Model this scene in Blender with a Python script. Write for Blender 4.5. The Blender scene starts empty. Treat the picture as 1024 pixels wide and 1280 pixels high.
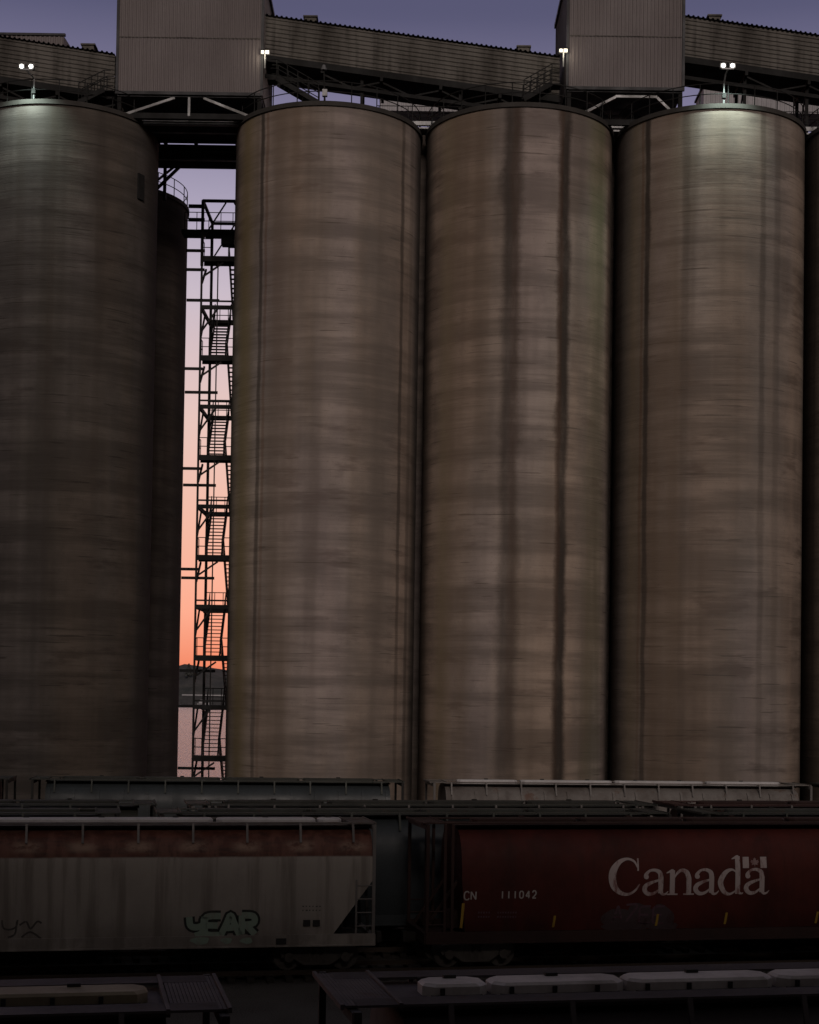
import bpy, bmesh, math, random
from mathutils import Vector, Matrix
R = math.radians
rnd = random.Random(7)
SC = bpy.context.scene
COL = SC.collection
# ------------------------------------------------------------------ camera
F = 1970.0; CX, CY = 512.0, 815.0
PITCH, ROLL = R(1.6), R(0.85)
CAMZ = 8.95
CAM = Vector((0, 0, CAMZ))
v = Vector((0, math.cos(PITCH), math.sin(PITCH)))
u0 = Vector((0, -math.sin(PITCH), math.cos(PITCH))); r0 = Vector((1, 0, 0))
rr = r0*math.cos(ROLL) + u0*math.sin(ROLL); uu = -r0*math.sin(ROLL) + u0*math.cos(ROLL)
cd = bpy.data.cameras.new('camera'); cam = bpy.data.objects.new('camera', cd); COL.objects.link(cam)
cam.matrix_world = Matrix(((rr.x, uu.x, -v.x, 0), (rr.y, uu.y, -v.y, 0), (rr.z, uu.z, -v.z, CAMZ), (0, 0, 0, 1)))
cd.sensor_fit = 'HORIZONTAL'; cd.sensor_width = 36; cd.lens = 36*F/1024
cd.shift_x = 0; cd.shift_y = (CY-640)/1024
cd.clip_start = 0.5; cd.clip_end = 9000
SC.camera = cam
SC.view_settings.view_transform = 'Standard'; SC.view_settings.look = 'None'
SC.view_settings.exposure = 0; SC.view_settings.gamma = 1

def ray(px, py):
    return rr*((px-CX)/F) + uu*((CY-py)/F) + v
def P(px, py, Y):                      # where the sight line meets the plane at distance Y
    d = ray(px, py); return CAM + d*(Y/d.y)
# ------------------------------------------------------------------ world: dusk sky, afterglow behind the silos
w = bpy.data.worlds.new('World'); SC.world = w; w.use_nodes = True
nt = w.node_tree; nt.nodes.clear()
def N(t, ty, **k):
    n = t.nodes.new(ty)
    for a, b in k.items(): setattr(n, a, b)
    return n
out = N(nt, 'ShaderNodeOutputWorld'); bg = N(nt, 'ShaderNodeBackground'); tc = N(nt, 'ShaderNodeTexCoord')
sp = N(nt, 'ShaderNodeSeparateXYZ'); nt.links.new(tc.outputs['Generated'], sp.inputs[0])
def ramp(t, stops, inp, interp='LINEAR'):
    n = N(t, 'ShaderNodeValToRGB'); cr = n.color_ramp; cr.interpolation = interp
    while len(cr.elements) < len(stops): cr.elements.new(0.5)
    for e, (p, c) in zip(cr.elements, stops):
        e.position = p; e.color = (c[0], c[1], c[2], 1)
    t.links.new(inp, n.inputs[0]); return n.outputs[0]
west = ramp(nt, [(0.0, (.50, .10, .055)), (0.02, (.76, .235, .155)), (0.05, (.86, .37, .275)), (0.10, (.84, .46, .365)),
                 (0.17, (.76, .54, .50)), (0.245, (.56, .48, .56)), (0.30, (.37, .335, .46)), (0.345, (.20, .185, .30)),
                 (0.40, (.085, .085, .165)), (0.60, (.045, .05, .10)), (1.0, (.03, .035, .07))], sp.outputs[2])
east = ramp(nt, [(0.0, (.020, .017, .017)), (0.25, (.042, .037, .039)), (0.6, (.074, .067, .072)), (1.0, (.095, .086, .095))], sp.outputs[2])
az = N(nt, 'ShaderNodeMapRange', interpolation_type='SMOOTHSTEP'); nt.links.new(sp.outputs[1], az.inputs[0])
az.inputs[1].default_value = 0.15; az.inputs[2].default_value = 0.85
mx = N(nt, 'ShaderNodeMix', data_type='RGBA'); nt.links.new(az.outputs[0], mx.inputs[0])
nt.links.new(east, mx.inputs[6]); nt.links.new(west, mx.inputs[7])
sky = N(nt, 'ShaderNodeTexSky', sky_type='NISHITA'); sky.sun_disc = False
sky.sun_elevation = R(0.5); sky.sun_rotation = R(0)
bg2 = N(nt, 'ShaderNodeBackground'); nt.links.new(sky.outputs[0], bg2.inputs[0]); bg2.inputs[1].default_value = 0.012
nt.links.new(mx.outputs[2], bg.inputs[0]); bg.inputs[1].default_value = 1.0
ad = N(nt, 'ShaderNodeAddShader'); nt.links.new(bg.outputs[0], ad.inputs[0]); nt.links.new(bg2.outputs[0], ad.inputs[1])
nt.links.new(ad.outputs[0], out.inputs[0])
# the one soft lamp of the city glow coming over the added bluff behind the viewer
sd = bpy.data.lights.new('sun', 'SUN'); sd.energy = 1.03; sd.angle = R(18); sd.color = (1.0, .85, .77)
so = bpy.data.objects.new('sun', sd); COL.objects.link(so)
sdir = Vector((0.10, -1, math.tan(R(23)))).normalized()     # towards the light
so.rotation_euler = sdir.to_track_quat('Z', 'Y').to_euler(); so.location = sdir*60

# ------------------------------------------------------------------ mesh helpers
class MB:
    def __init__(s): s.v = []; s.f = []
    def add(s, vs, fs):
        b = len(s.v); s.v += [Vector(a) for a in vs]; s.f += [tuple(b+i for i in q) for q in fs]; return s
    def box(s, x0, x1, y0, y1, z0, z1, M=None):
        vs = [Vector(p) for p in ((x0,y0,z0),(x1,y0,z0),(x1,y1,z0),(x0,y1,z0),(x0,y0,z1),(x1,y0,z1),(x1,y1,z1),(x0,y1,z1))]
        if M: vs = [M @ a for a in vs]
        return s.add(vs, [(0,3,2,1),(4,5,6,7),(0,1,5,4),(1,2,6,5),(2,3,7,6),(3,0,4,7)])
    def bar(s, a, b, w, h=None, up=(0,0,1)):       # rectangular bar from a to b
        a = Vector(a); b = Vector(b); h = h or w
        d = (b-a).normalized(); upv = Vector(up)
        if abs(d.dot(upv)) > .98: upv = Vector((0,1,0))
        sx = d.cross(upv).normalized()*w/2; sz = sx.cross(d).normalized()*h/2
        vs = [a-sx-sz, a+sx-sz, a+sx+sz, a-sx+sz, b-sx-sz, b+sx-sz, b+sx+sz, b-sx+sz]
        return s.add(vs, [(0,1,2,3),(7,6,5,4),(0,4,5,1),(1,5,6,2),(2,6,7,3),(3,7,4,0)])
    def tube(s, pts, r, n=6, closed=False):
        pts = [Vector(p) for p in pts]; m = len(pts); vs = []; fs = []
        for i, p in enumerate(pts):
            if closed: d = pts[(i+1) % m] - pts[i-1]
            else: d = pts[min(i+1, m-1)] - pts[max(i-1, 0)]
            d.normalize(); upv = Vector((0,0,1)) if abs(d.z) < .9 else Vector((0,1,0))
            a = d.cross(upv).normalized(); b = a.cross(d)
            for k in range(n):
                t = 2*math.pi*k/n; vs.append(p + (a*math.cos(t)+b*math.sin(t))*r)
        for i in range(m if closed else m-1):
            j = (i+1) % m
            for k in range(n):
                k2 = (k+1) % n; fs.append((i*n+k, i*n+k2, j*n+k2, j*n+k))
        if not closed: fs += [tuple(range(n))[::-1], tuple((m-1)*n+k for k in range(n))]
        return s.add(vs, fs)
    def cyl(s, a, b, r, n=16, r2=None):
        a = Vector(a); b = Vector(b); d = (b-a).normalized(); r2 = r if r2 is None else r2
        upv = Vector((0,0,1)) if abs(d.z) < .9 else Vector((0,1,0))
        x = d.cross(upv).normalized(); y = x.cross(d); vs = []
        for c, q in ((a, r), (b, r2)):
            for k in range(n):
                t = 2*math.pi*k/n; vs.append(c+(x*math.cos(t)+y*math.sin(t))*q)
        fs = [(k, (k+1) % n, n+(k+1) % n, n+k) for k in range(n)]
        return s.add(vs, fs+[tuple(range(n))[::-1], tuple(range(n, 2*n))])
    def corr(s, o, U, V, Nn, wd, ln, pitch, dep):  # corrugated sheet: ribs run along V, repeat along U
        o = Vector(o); U = Vector(U).normalized(); V = Vector(V).normalized(); Nn = Vector(Nn).normalized()
        prof = []; x = 0
        while x < wd-1e-6:
            for t, q in ((0,0),(.42,0),(.55,1),(.87,1)):
                if x+t*pitch < wd: prof.append((x+t*pitch, q*dep))
            x += pitch
        prof.append((wd, 0)); vs = []
        for a, q in prof: vs += [o+U*a+Nn*q, o+U*a+Nn*q+V*ln]
        fs = [(2*i, 2*i+2, 2*i+3, 2*i+1) for i in range(len(prof)-1)]
        return s.add(vs, fs)
    def build(s, name, mat, parent=None, smooth=False, loc=None):
        me = bpy.data.meshes.new(name); me.from_pydata([tuple(a) for a in s.v], [], s.f)
        bm = bmesh.new(); bm.from_mesh(me); bmesh.ops.recalc_face_normals(bm, faces=bm.faces); bm.to_mesh(me); bm.free()
        me.materials.append(mat)
        if smooth:
            for p in me.polygons: p.use_smooth = True
            try: me.set_sharp_from_angle(angle=R(40))
            except Exception: pass
        o = bpy.data.objects.new(name, me); COL.objects.link(o)
        if parent: o.parent = parent
        if loc: o.location = loc
        return o
def tag(o, label=None, cat=None, group=None, kind=None):
    if label: o['label'] = label
    if cat: o['category'] = cat
    if group: o['group'] = group
    if kind: o['kind'] = kind
    return o
def thing(name, loc, label, cat, group=None, rz=0):
    o = bpy.data.objects.new(name, None); COL.objects.link(o); o.location = loc; o.rotation_euler = (0,0,rz)
    o.empty_display_size = .3
    return tag(o, label, cat, group)
# ------------------------------------------------------------------ materials
def lk(t, a, b): t.links.new(a, b)
def val(t, op, a, b=None, c=None, clamp=False):
    n = N(t, 'ShaderNodeMath', operation=op); n.use_clamp = clamp
    for i, x in enumerate((a, b, c)):
        if x is None: continue
        if isinstance(x, (int, float)): n.inputs[i].default_value = x
        else: lk(t, x, n.inputs[i])
    return n.outputs[0]
def noise(t, vec, scale, detail=4, rough=.55, off=(0,0,0)):
    mp = N(t, 'ShaderNodeMapping'); lk(t, vec, mp.inputs[0]); mp.inputs['Scale'].default_value = scale; mp.inputs['Location'].default_value = off
    n = N(t, 'ShaderNodeTexNoise'); lk(t, mp.outputs[0], n.inputs['Vector']); n.inputs['Scale'].default_value = 1
    n.inputs['Detail'].default_value = detail; n.inputs['Roughness'].default_value = rough
    return n.outputs[0]
def mrange(t, x, a, b, c=0, d=1, smooth=True):
    n = N(t, 'ShaderNodeMapRange'); n.interpolation_type = 'SMOOTHSTEP' if smooth else 'LINEAR'
    lk(t, x, n.inputs[0])
    for i, q in enumerate((a, b, c, d)): n.inputs[i+1].default_value = q
    return n.outputs[0]
def mixc(t, f, a, b, mode='MIX'):
    n = N(t, 'ShaderNodeMix', data_type='RGBA', blend_type=mode)
    if isinstance(f, (int, float)): n.inputs[0].default_value = f
    else: lk(t, f, n.inputs[0])
    for i, x in ((6, a), (7, b)):
        if isinstance(x, tuple): n.inputs[i].default_value = (x[0], x[1], x[2], 1)
        else: lk(t, x, n.inputs[i])
    return n.outputs[2]
def newmat(name, rough=.7, metal=0.0, spec=.3):
    m = bpy.data.materials.new(name); m.use_nodes = True; t = m.node_tree; b = t.nodes['Principled BSDF']
    b.inputs['Roughness'].default_value = rough; b.inputs['Metallic'].default_value = metal
    b.inputs['Specular IOR Level'].default_value = spec
    c = N(t, 'ShaderNodeTexCoord')
    return m, t, b, c.outputs['Object']
def bump(t, b, h, dist, st=1):
    n = N(t, 'ShaderNodeBump'); lk(t, h, n.inputs['Height']); n.inputs['Distance'].default_value = dist; n.inputs['Strength'].default_value = st
    lk(t, n.outputs[0], b.inputs['Normal'])
def worn(name, base, dirt, rough=.65, metal=0, amount=.6, sc=(.8,.8,.5), streak=0, rust=None, rustamt=.55, spec=.3):
    m, t, b, co = newmat(name, rough, metal, spec)
    a = noise(t, co, sc, 6, .65)
    col = mixc(t, mrange(t, a, .38, .72, 0, amount), base, dirt)
    if streak:
        s_ = noise(t, co, (2.2, 2.2, .18), 5, .6, (3,1,2))
        col = mixc(t, mrange(t, s_, .48, .75, 0, streak), col, dirt)
    if rust:
        q = noise(t, co, (1.6, 1.6, 1.1), 7, .7, (9,4,2))
        col = mixc(t, mrange(t, q, rustamt, rustamt+.14, 0, .85), col, rust)
    f_ = noise(t, co, (14, 14, 14), 3, .5, (1,7,3))
    col = mixc(t, mrange(t, f_, .3, .7, 0, .22), col, tuple(x*.55 for x in base))
    lk(t, col, b.inputs['Base Color'])
    lk(t, mrange(t, a, .3, .7, rough-.1, min(1, rough+.15)), b.inputs['Roughness'])
    bump(t, b, f_, .006, .6)
    return m
def concrete(name, off, streaks, base=(.33, .275, .235), greenish=None):
    m, t, b, co = newmat(name, .93, 0, .12)
    sx = N(t, 'ShaderNodeSeparateXYZ'); lk(t, co, sx.inputs[0])
    # horizontal slip-form bands, each a fine wavering line
    b1 = noise(t, co, (.09, .09, .95), 5, .62, off)
    b2 = noise(t, co, (.07, .07, 5.5), 5, .7, (off[0]+5, off[1], off[2]))
    b3 = noise(t, co, (.30, .30, .22), 6, .62, (off[0], off[1]+7, off[2]))
    b4 = noise(t, co, (.42, .42, .022), 3, .55, (off[0]+2, off[1], off[2]+4))
    b5 = noise(t, co, (.5, .5, 2.4), 9, .8, (off[0], off[1], off[2]+9))
    col = mixc(t, mrange(t, b1, .36, .62), tuple(x*.68 for x in base), tuple(x*1.22 for x in base))
    col = mixc(t, mrange(t, b3, .36, .68, 0, .62), col, (base[0]*.56, base[1]*.56, base[2]*.58))
    col = mixc(t, mrange(t, b2, .55, .74, 0, .32), col, (base[0]*.42, base[1]*.40, base[2]*.38))
    col = mixc(t, mrange(t, b2, .40, .22, 0, .18), col, (base[0]*1.45, base[1]*1.45, base[2]*1.45))
    col = mixc(t, mrange(t, b4, .47, .68, 0, .55), col, (base[0]*.40, base[1]*.385, base[2]*.36))
    col = mixc(t, mrange(t, b4, .44, .28, 0, .35), col, (base[0]*1.35, base[1]*1.30, base[2]*1.25))
    # darker bands where a pour stopped, only on part of the round
    bw = noise(t, co, (.22, .22, .85), 5, .6, (off[0]+31, off[1], off[2]))
    col = mixc(t, mrange(t, bw, .56, .68, 0, .6), col, (base[0]*.45, base[1]*.42, base[2]*.42))
    col = mixc(t, mrange(t, b5, .55, .8, 0, .2), col, (base[0]*.5, base[1]*.48, base[2]*.46))
    hu = noise(t, co, (.22, .22, .03), 3, .5, (off[0]+51, off[1], 3))
    col = mixc(t, mrange(t, hu, .40, .60, 0, .55), col, mixc(t, 1.0, col, (.96, .80, .66), 'MULTIPLY'))
    col = mixc(t, mrange(t, hu, .52, .36, 0, .5), col, mixc(t, 1.0, col, (1.0, .93, .99), 'MULTIPLY'))
    # short dark dashes and lift joints left by the slip form
    ds = noise(t, co, (.30, .30, 7.5), 3, .5, (off[0]+41, off[1], off[2]))
    col = mixc(t, mrange(t, ds, .66, .70, 0, .6), col, (base[0]*.28, base[1]*.26, base[2]*.25))
    jt = val(t, 'PINGPONG', val(t, 'ADD', sx.outputs[2], val(t, 'MULTIPLY', b3, .06)), .61)
    jm = val(t, 'MULTIPLY', mrange(t, jt, .035, .0), mrange(t, bw, .42, .58))
    col = mixc(t, val(t, 'MULTIPLY', jm, .38), col, (base[0]*.35, base[1]*.33, base[2]*.32))
    pt = noise(t, co, (9, 9, 9), 3, .6, off)
    col = mixc(t, mrange(t, pt, .62, .72, 0, .4), col, (base[0]*.5, base[1]*.48, base[2]*.46))
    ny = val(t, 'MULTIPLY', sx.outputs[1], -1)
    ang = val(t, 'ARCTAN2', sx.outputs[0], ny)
    if greenish is not None:
        a0, wd, c, st = greenish
        g = mrange(t, val(t, 'ABSOLUTE', val(t, 'SUBTRACT', ang, a0)), wd, 0, 0, st)
        col = mixc(t, g, col, c)
    wob = noise(t, co, (.01, .01, .35), 4, .6, (off[0]+3, 2, 1)); wob = val(t, 'MULTIPLY', val(t, 'SUBTRACT', wob, .5), .045)
    vw = mrange(t, noise(t, co, (.25, .25, .30), 7, .8, (off[0]+13, 2, 1)), .3, .7, 1.6, .72, False)
    edge = mrange(t, val(t, 'ABSOLUTE', ang), 1.08, 1.36, 0, .72)  # darkens both sides of the round: cylinder shading put into the colour
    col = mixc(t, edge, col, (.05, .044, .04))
    brk = noise(t, co, (.6, .6, .22), 6, .7, (off[0]+8, 2, 1))
    for a0, wd, st, z0, z1, c in streaks:       # angle, half width, strength, fade from z0 to z1, colour
        d = val(t, 'ABSOLUTE', val(t, 'SUBTRACT', val(t, 'ADD', ang, wob), a0)); d = val(t, 'MULTIPLY', d, vw)
        mk = mrange(t, d, wd, wd*.28, 0, 1)
        mk = val(t, 'MULTIPLY', mk, mrange(t, brk, .30, .58, .72, 1))
        mk = val(t, 'MULTIPLY', mk, mrange(t, sx.outputs[2], z0, z1, .35, 1, False))
        mk = val(t, 'MULTIPLY', mk, st)
        col = mixc(t, mk, col, c)
    lk(t, col, b.inputs['Base Color'])
    h = val(t, 'ADD', val(t, 'MULTIPLY', b2, .6), val(t, 'MULTIPLY', b5, .5))
    bump(t, b, h, .05, .7)
    return m
M = {}
M['steel'] = worn('dark_steel', (.026, .026, .026), (.014, .013, .012), .75, .1, spec=.15)
M['galv'] = worn('galvanised_steel', (.22, .225, .23), (.14, .13, .12), .5, .5)
M['panel'] = worn('pink_grey_cladding', (.185, .160, .160), (.135, .115, .113), .6, 0, .45, (.15,.15,.06), .35)
M['panel_dark'] = worn('dark_trim', (.055, .055, .06), (.03, .03, .03), .6)
M['clad'] = worn('dirty_ribbed_cladding', (.155, .143, .128), (.034, .029, .025), .75, 0, .9, (.45,.45,.10), 1.0)
M['pale'] = worn('pale_cladding', (.42, .41, .43), (.25, .24, .25), .6, 0, .5, (.2,.2,.3), .3)
M['cap'] = worn('roof_slab_concrete', (.055, .05, .046), (.03, .027, .024), .9)
M['ballast'] = None
M['wheel'] = worn('wheel_steel', (.05, .045, .042), (.025, .02, .017), .55, .5)
M['rail'] = worn('rail_steel', (.16, .13, .11), (.07, .04, .025), .4, .7)
M['wood'] = worn('sleeper_wood', (.06, .05, .042), (.03, .025, .02), .9)
def emis(name, c, s):
    m = bpy.data.materials.new(name); m.use_nodes = True; b = m.node_tree.nodes['Principled BSDF']
    b.inputs['Base Color'].default_value = (.5,.5,.5,1); b.inputs['Emission Color'].default_value = (*c, 1); b.inputs['Emission Strength'].default_value = s
    return m
M['lens'] = emis('lit_lens', (1, .97, .86), 9)
M['lens_warm'] = emis('lit_warm_lens', (1, .86, .6), 3.5)
# ------------------------------------------------------------------ setting
def gravel():
    m, t, b, co = newmat('ballast_gravel', .95, 0, .1)
    a = noise(t, co, (.35, .35, .35), 6, .6); g = noise(t, co, (22, 22, 22), 3, .6)
    c = mixc(t, mrange(t, a, .35, .7), (.10, .092, .082), (.055, .048, .042))
    c = mixc(t, mrange(t, g, .35, .65, 0, .7), c, (.17, .155, .14)); lk(t, c, b.inputs['Base Color']); bump(t, b, g, .04); return m
M['ballast'] = gravel()
def sheet(name, x0, x1, y0, y1, z, mat, nx=1, ny=1, zf=None):
    b = MB(); vs = []
    for j in range(ny+1):
        for i in range(nx+1):
            x = x0+(x1-x0)*i/nx; y = y0+(y1-y0)*j/ny
            vs.append((x, y, zf(x, y) if zf else z))
    b.add(vs, [(j*(nx+1)+i, j*(nx+1)+i+1, (j+1)*(nx+1)+i+1, (j+1)*(nx+1)+i) for j in range(ny) for i in range(nx)])
    return tag(b.build(name, mat), kind='structure')
sheet('ground', -420, 420, -30, 124, 0, M['ballast'])
mw, t, b_, co = newmat('inlet_water', .22, 0, .5); b_.inputs['Base Color'].default_value = (.03, .035, .04, 1)
wn = noise(t, co, (.35, .9, 1), 5, .6); bump(t, b_, wn, .35, .9)
sheet('water', -4000, 4000, 123.5, 7500, -3.0, mw)
# far shore
mh, t, b_, co = newmat('far_wooded_hill', .95, 0, .1)
q = noise(t, co, (.02, .02, .05), 6, .7); lk(t, mixc(t, mrange(t, q, .35, .65), (.055, .06, .058), (.11, .105, .10)), b_.inputs['Base Color'])
def hz(x, y):
    k = max(0, min(1, (y-1600)/160)); r_ = 1 + .10*math.sin(x*.013)+.06*math.sin(x*.047+1)+.05*math.sin(x*.19)+.03*math.sin(x*.53)
    return -3 - 1.5 + (40*r_)*(k**.6) if y > 1600 else -4.5
sheet('hills', -1400, 1400, 1590, 2600, 0, mh, 500, 14, hz)
# wooded bluff added out of view to shade the yard and left silo
mb_, t, b_, co = newmat('shade_bluff_earth', .95, 0, .1)
q = noise(t, co, (.1, .1, .1), 6, .7); lk(t, mixc(t, mrange(t, q, .35, .65), (.035, .04, .025), (.06, .05, .035)), b_.inputs['Base Color'])
def shade_bluff(x, y):
    k = max(0, min(1, (-12-y)/10.0)); k = k*k*(3-2*k)
    s = 1/(1+math.exp((x+18)/4.0))
    h = 42 + 42*s + 1.6*math.sin(x*.21)+1.1*math.sin(x*.53+2)
    return -.5 + h*k
sheet('shade_hillside', -420, 420, -60, -11, 0, mb_, 210, 16, shade_bluff)
# quay edge
qb = MB().box(-420, 420, 122.8, 123.8, -4, .35); tag(qb.build('quay_wall', M['cap']), 'low dark concrete quay wall between the yard and the water', 'quay wall')

# ------------------------------------------------------------------ silos
SR = 5.14; SY = 87.0; ZT = P(512, 127, SY-SR).z
def ax(px, Y=SY): return P(px, 500, Y).x
def row_y(px): return SY-.022*ax(px)          # the silo row stands a touch askew to the viewer
def hit_ang(px, py, cx, cy=SY):
    d = ray(px, py); ox, oy = -cx, -cy
    A = d.x**2+d.y**2; B = 2*(ox*d.x+oy*d.y); C = ox*ox+oy*oy-SR*SR
    disc = B*B-4*A*C
    s = (-B-math.sqrt(max(disc, 0)))/(2*A)
    return math.atan2(d.x*s-cx, -(d.y*s-cy))
def silo(axpx, Y, label, seed, streaks=(), segs=144, posts=22, cx=None, greenish=None, base=(.33,.275,.235), ZT=ZT):
    cx = ax(axpx, Y) if cx is None else cx
    st = [(hit_ang(px, 500, cx, Y), wd/116.0, s, z0, z1, c) for px, wd, s, z0, z1, c in streaks]
    if greenish: greenish = (hit_ang(greenish[0], 500, cx, Y),)+greenish[1:]
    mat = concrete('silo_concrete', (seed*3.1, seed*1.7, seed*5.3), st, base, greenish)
    o = thing('concrete_silo', (cx, Y, 0), label, 'silo', 'round concrete grain silos')
    b = MB(); vs = []; nz = 26
    for j in range(nz+1):
        for k in range(segs):
            a = 2*math.pi*k/segs; vs.append((SR*math.sin(a), -SR*math.cos(a), ZT*j/nz - .24*(j == nz)))
    b.add(vs, [(j*segs+k, j*segs+(k+1) % segs, (j+1)*segs+(k+1) % segs, (j+1)*segs+k) for j in range(nz) for k in range(segs)])
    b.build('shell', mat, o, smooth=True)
    c = MB().cyl((0,0,ZT-.24), (0,0,ZT), SR+.09, 96).build('roof_slab', M['cap'], o)
    rl = MB()
    rad = SR-.05
    for h in (.55, 1.1):
        rl.tube([(rad*math.sin(2*math.pi*k/72), -rad*math.cos(2*math.pi*k/72), ZT+h) for k in range(72)], .028, 5, True)
    for k in range(posts):
        a = 2*math.pi*(k+.5*(seed % 2))/posts
        rl.cyl((rad*math.sin(a), -rad*math.cos(a), ZT), (rad*math.sin(a), -rad*math.cos(a), ZT+1.1), .03, 5)
    rl.build('railing', M['steel'], o)
    MB().cyl((1.2, 1.0, ZT), (1.2, 1.0, ZT+.5), .7, 18).build('roof_hatch', M['steel'], o)
    MB().cyl((-1.6, .4, ZT), (-1.6, .4, ZT+.35), .45, 14).build('roof_hatch', M['steel'], o)
    return o, cx
DK = (.058, .047, .040); RU = (.12, .055, .028)
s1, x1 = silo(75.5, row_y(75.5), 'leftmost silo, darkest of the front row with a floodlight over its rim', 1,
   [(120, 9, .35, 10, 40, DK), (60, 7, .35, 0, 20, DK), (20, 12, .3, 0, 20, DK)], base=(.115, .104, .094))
BR = (.20, .14, .095); GG = (.15, .14, .13); LAMP_GN = (.17, .20, .10)  # the green is a lamp reflection painted into the middle silo's colour
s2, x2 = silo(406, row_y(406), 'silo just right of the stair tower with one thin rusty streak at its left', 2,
   [(323, 5.5, .9, -20, 40, DK), (329, 4, .4, 0, 20, RU), (352, 34, .4, -20, 60, BR), (478, 50, .6, -20, 60, GG), (500, 6, .7, 0, 20, DK), (511, 8, .7, 30, 0, DK)], greenish=(304, .25, (.22, .17, .09), .8), base=(.325,.280,.248))  # greenish tint at left: yellowish lamp light put into the colour
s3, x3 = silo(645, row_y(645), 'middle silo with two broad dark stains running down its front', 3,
   [(575, 38, .5, -20, 60, BR), (637, 19, .88, -20, 34, DK), (642, 9, .15, 0, 20, RU), (703, 13, 1.0, -60, 0, DK), (698, 6, .25, 0, 20, RU), (728, 16, .3, -20, 60, GG), (745, 34, .42, 27, 33, LAMP_GN)], greenish=(556, .2, (.24,.19,.12), .6), base=(.335,.288,.252))
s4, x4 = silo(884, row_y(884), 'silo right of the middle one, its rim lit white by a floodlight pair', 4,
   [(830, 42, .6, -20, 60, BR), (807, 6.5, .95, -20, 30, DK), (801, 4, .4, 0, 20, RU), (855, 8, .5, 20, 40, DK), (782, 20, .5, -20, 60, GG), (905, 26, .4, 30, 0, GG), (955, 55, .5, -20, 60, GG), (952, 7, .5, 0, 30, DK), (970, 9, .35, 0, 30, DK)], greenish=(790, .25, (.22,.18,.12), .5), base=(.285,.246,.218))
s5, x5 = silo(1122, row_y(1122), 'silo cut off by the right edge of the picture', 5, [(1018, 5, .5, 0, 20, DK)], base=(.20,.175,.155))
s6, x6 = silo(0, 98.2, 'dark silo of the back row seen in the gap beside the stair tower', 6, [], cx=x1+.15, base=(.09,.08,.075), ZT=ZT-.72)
# dark slot on the first silo
a = hit_ang(174, 210, x1); pz0 = P(174, 225, SY-SR).z; pz1 = P(174, 192, SY-SR).z
db = MB(); M4 = Matrix.Rotation(a, 4, 'Z'); db.box(-.26, .26, -SR-.09, -SR+.2, pz0, pz1, M4)
dbo = db.build('vent_door', M['steel'], s1)
# infill walls between touching silos
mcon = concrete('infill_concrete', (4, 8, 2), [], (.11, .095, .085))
for a_, b_x, lab in ((x2, x3, 'narrow dark concrete wall closing the joint between second silo and middle silo'),
                     (x3, x4, 'narrow dark concrete wall closing the joint right of the middle silo'),
                     (x4, x5, 'narrow dark concrete wall closing the joint at the right edge')):
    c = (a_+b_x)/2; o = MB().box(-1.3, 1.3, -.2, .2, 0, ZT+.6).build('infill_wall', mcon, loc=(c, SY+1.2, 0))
    tag(o, lab, 'wall', 'infill walls between the silos')

# ------------------------------------------------------------------ corrugated transfer houses on the silo tops
HY = 84.4
def house(pxl, pxr, pybot, pytop, dep, label, side_px, braces):
    xl = P(pxl, pybot, HY).x; xr = P(pxr, pybot, HY).x; zb = P((pxl+pxr)/2, pybot, HY).z; zt = P((pxl+pxr)/2, pytop, HY).z
    W = xr-xl; H = zt-zb
    o = thing('transfer_house', (xl, HY, zb), label, 'building', 'ribbed metal transfer houses above the silos')
    MB().corr((0,0,0), (1,0,0), (0,0,1), (0,-1,0), W, H, .2, .045).build('front_wall', M['panel'], o)
    MB().corr((0,dep,0), (1,0,0), (0,0,1), (0,1,0), W, H, .2, .045).build('back_wall', M['panel'], o)
    MB().corr((0,0,0), (0,1,0), (0,0,1), (-1,0,0), dep, H, .2, .045).build('side_wall', M['panel'], o)
    MB().corr((W,0,0), (0,1,0), (0,0,1), (1,0,0), dep, H, .2, .045).build('side_wall', M['panel'], o)
    MB().box(.08, W-.08, -.062, -.047, H*.46, H*.46+.035).build('lap_seam', M['clad'], o)
    MB().box(-.15, W+.15, -.15, dep+.15, H, H+.22).build('roof', M['panel_dark'], o)
    MB().box(.02, W-.02, .02, dep-.02, -.22, -.01).build('floor', M['panel_dark'], o)
    for x in (0, W):
        for y in (0, dep): MB().box(x-.07, x+.07, y-.09, y+.07, -.12, H-.01).build('corner_trim', M['panel_dark'], o)
    for y in (-.08, dep+.08): MB().box(.08, W-.08, y-.03, y+.03, -.14, .03).build('bottom_trim', M['panel_dark'], o)
    zl = ZT - zb
    for x in (.12, W-.12):
        for y in (.2, dep-.2): MB().bar((x, y, -.23), (x, y, zl-1.6), .22).build('leg', M['steel'], o)
    for (ax_, az_, bx_, bz_, y) in braces:
        MB().bar((ax_*W, y, az_*zl), (bx_*W, y, bz_*zl), .13).build('brace', M['galv'], o)
    for y in (.15, dep*.5, dep-.2):
        MB().bar((0, y, zl*.98), (W, y, zl*.98), .2, .3).build('beam', M['steel'], o)
    return o, xl, xr, zb, W, H
h1 = house(146, 327, 116, -32, 5.4, 'left ribbed metal house standing over the gap between first and second silo', 0,
   [(.40, .2, .04, .98, .1), (.60, .2, .93, .98, .1), (.50, .1, .50, .98, .1), (.36, .3, .12, .96, 2.8), (.64, .3, .88, .96, 2.8)])
h2 = house(709, 854, 110, -29, 6.6, 'right ribbed metal house standing between middle silo and floodlit silo', 0,
   [(.42, .25, .0, .98, .1), (.78, .25, 1.0, .95, .1), (.42, .22, .78, .22, .15)])

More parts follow.
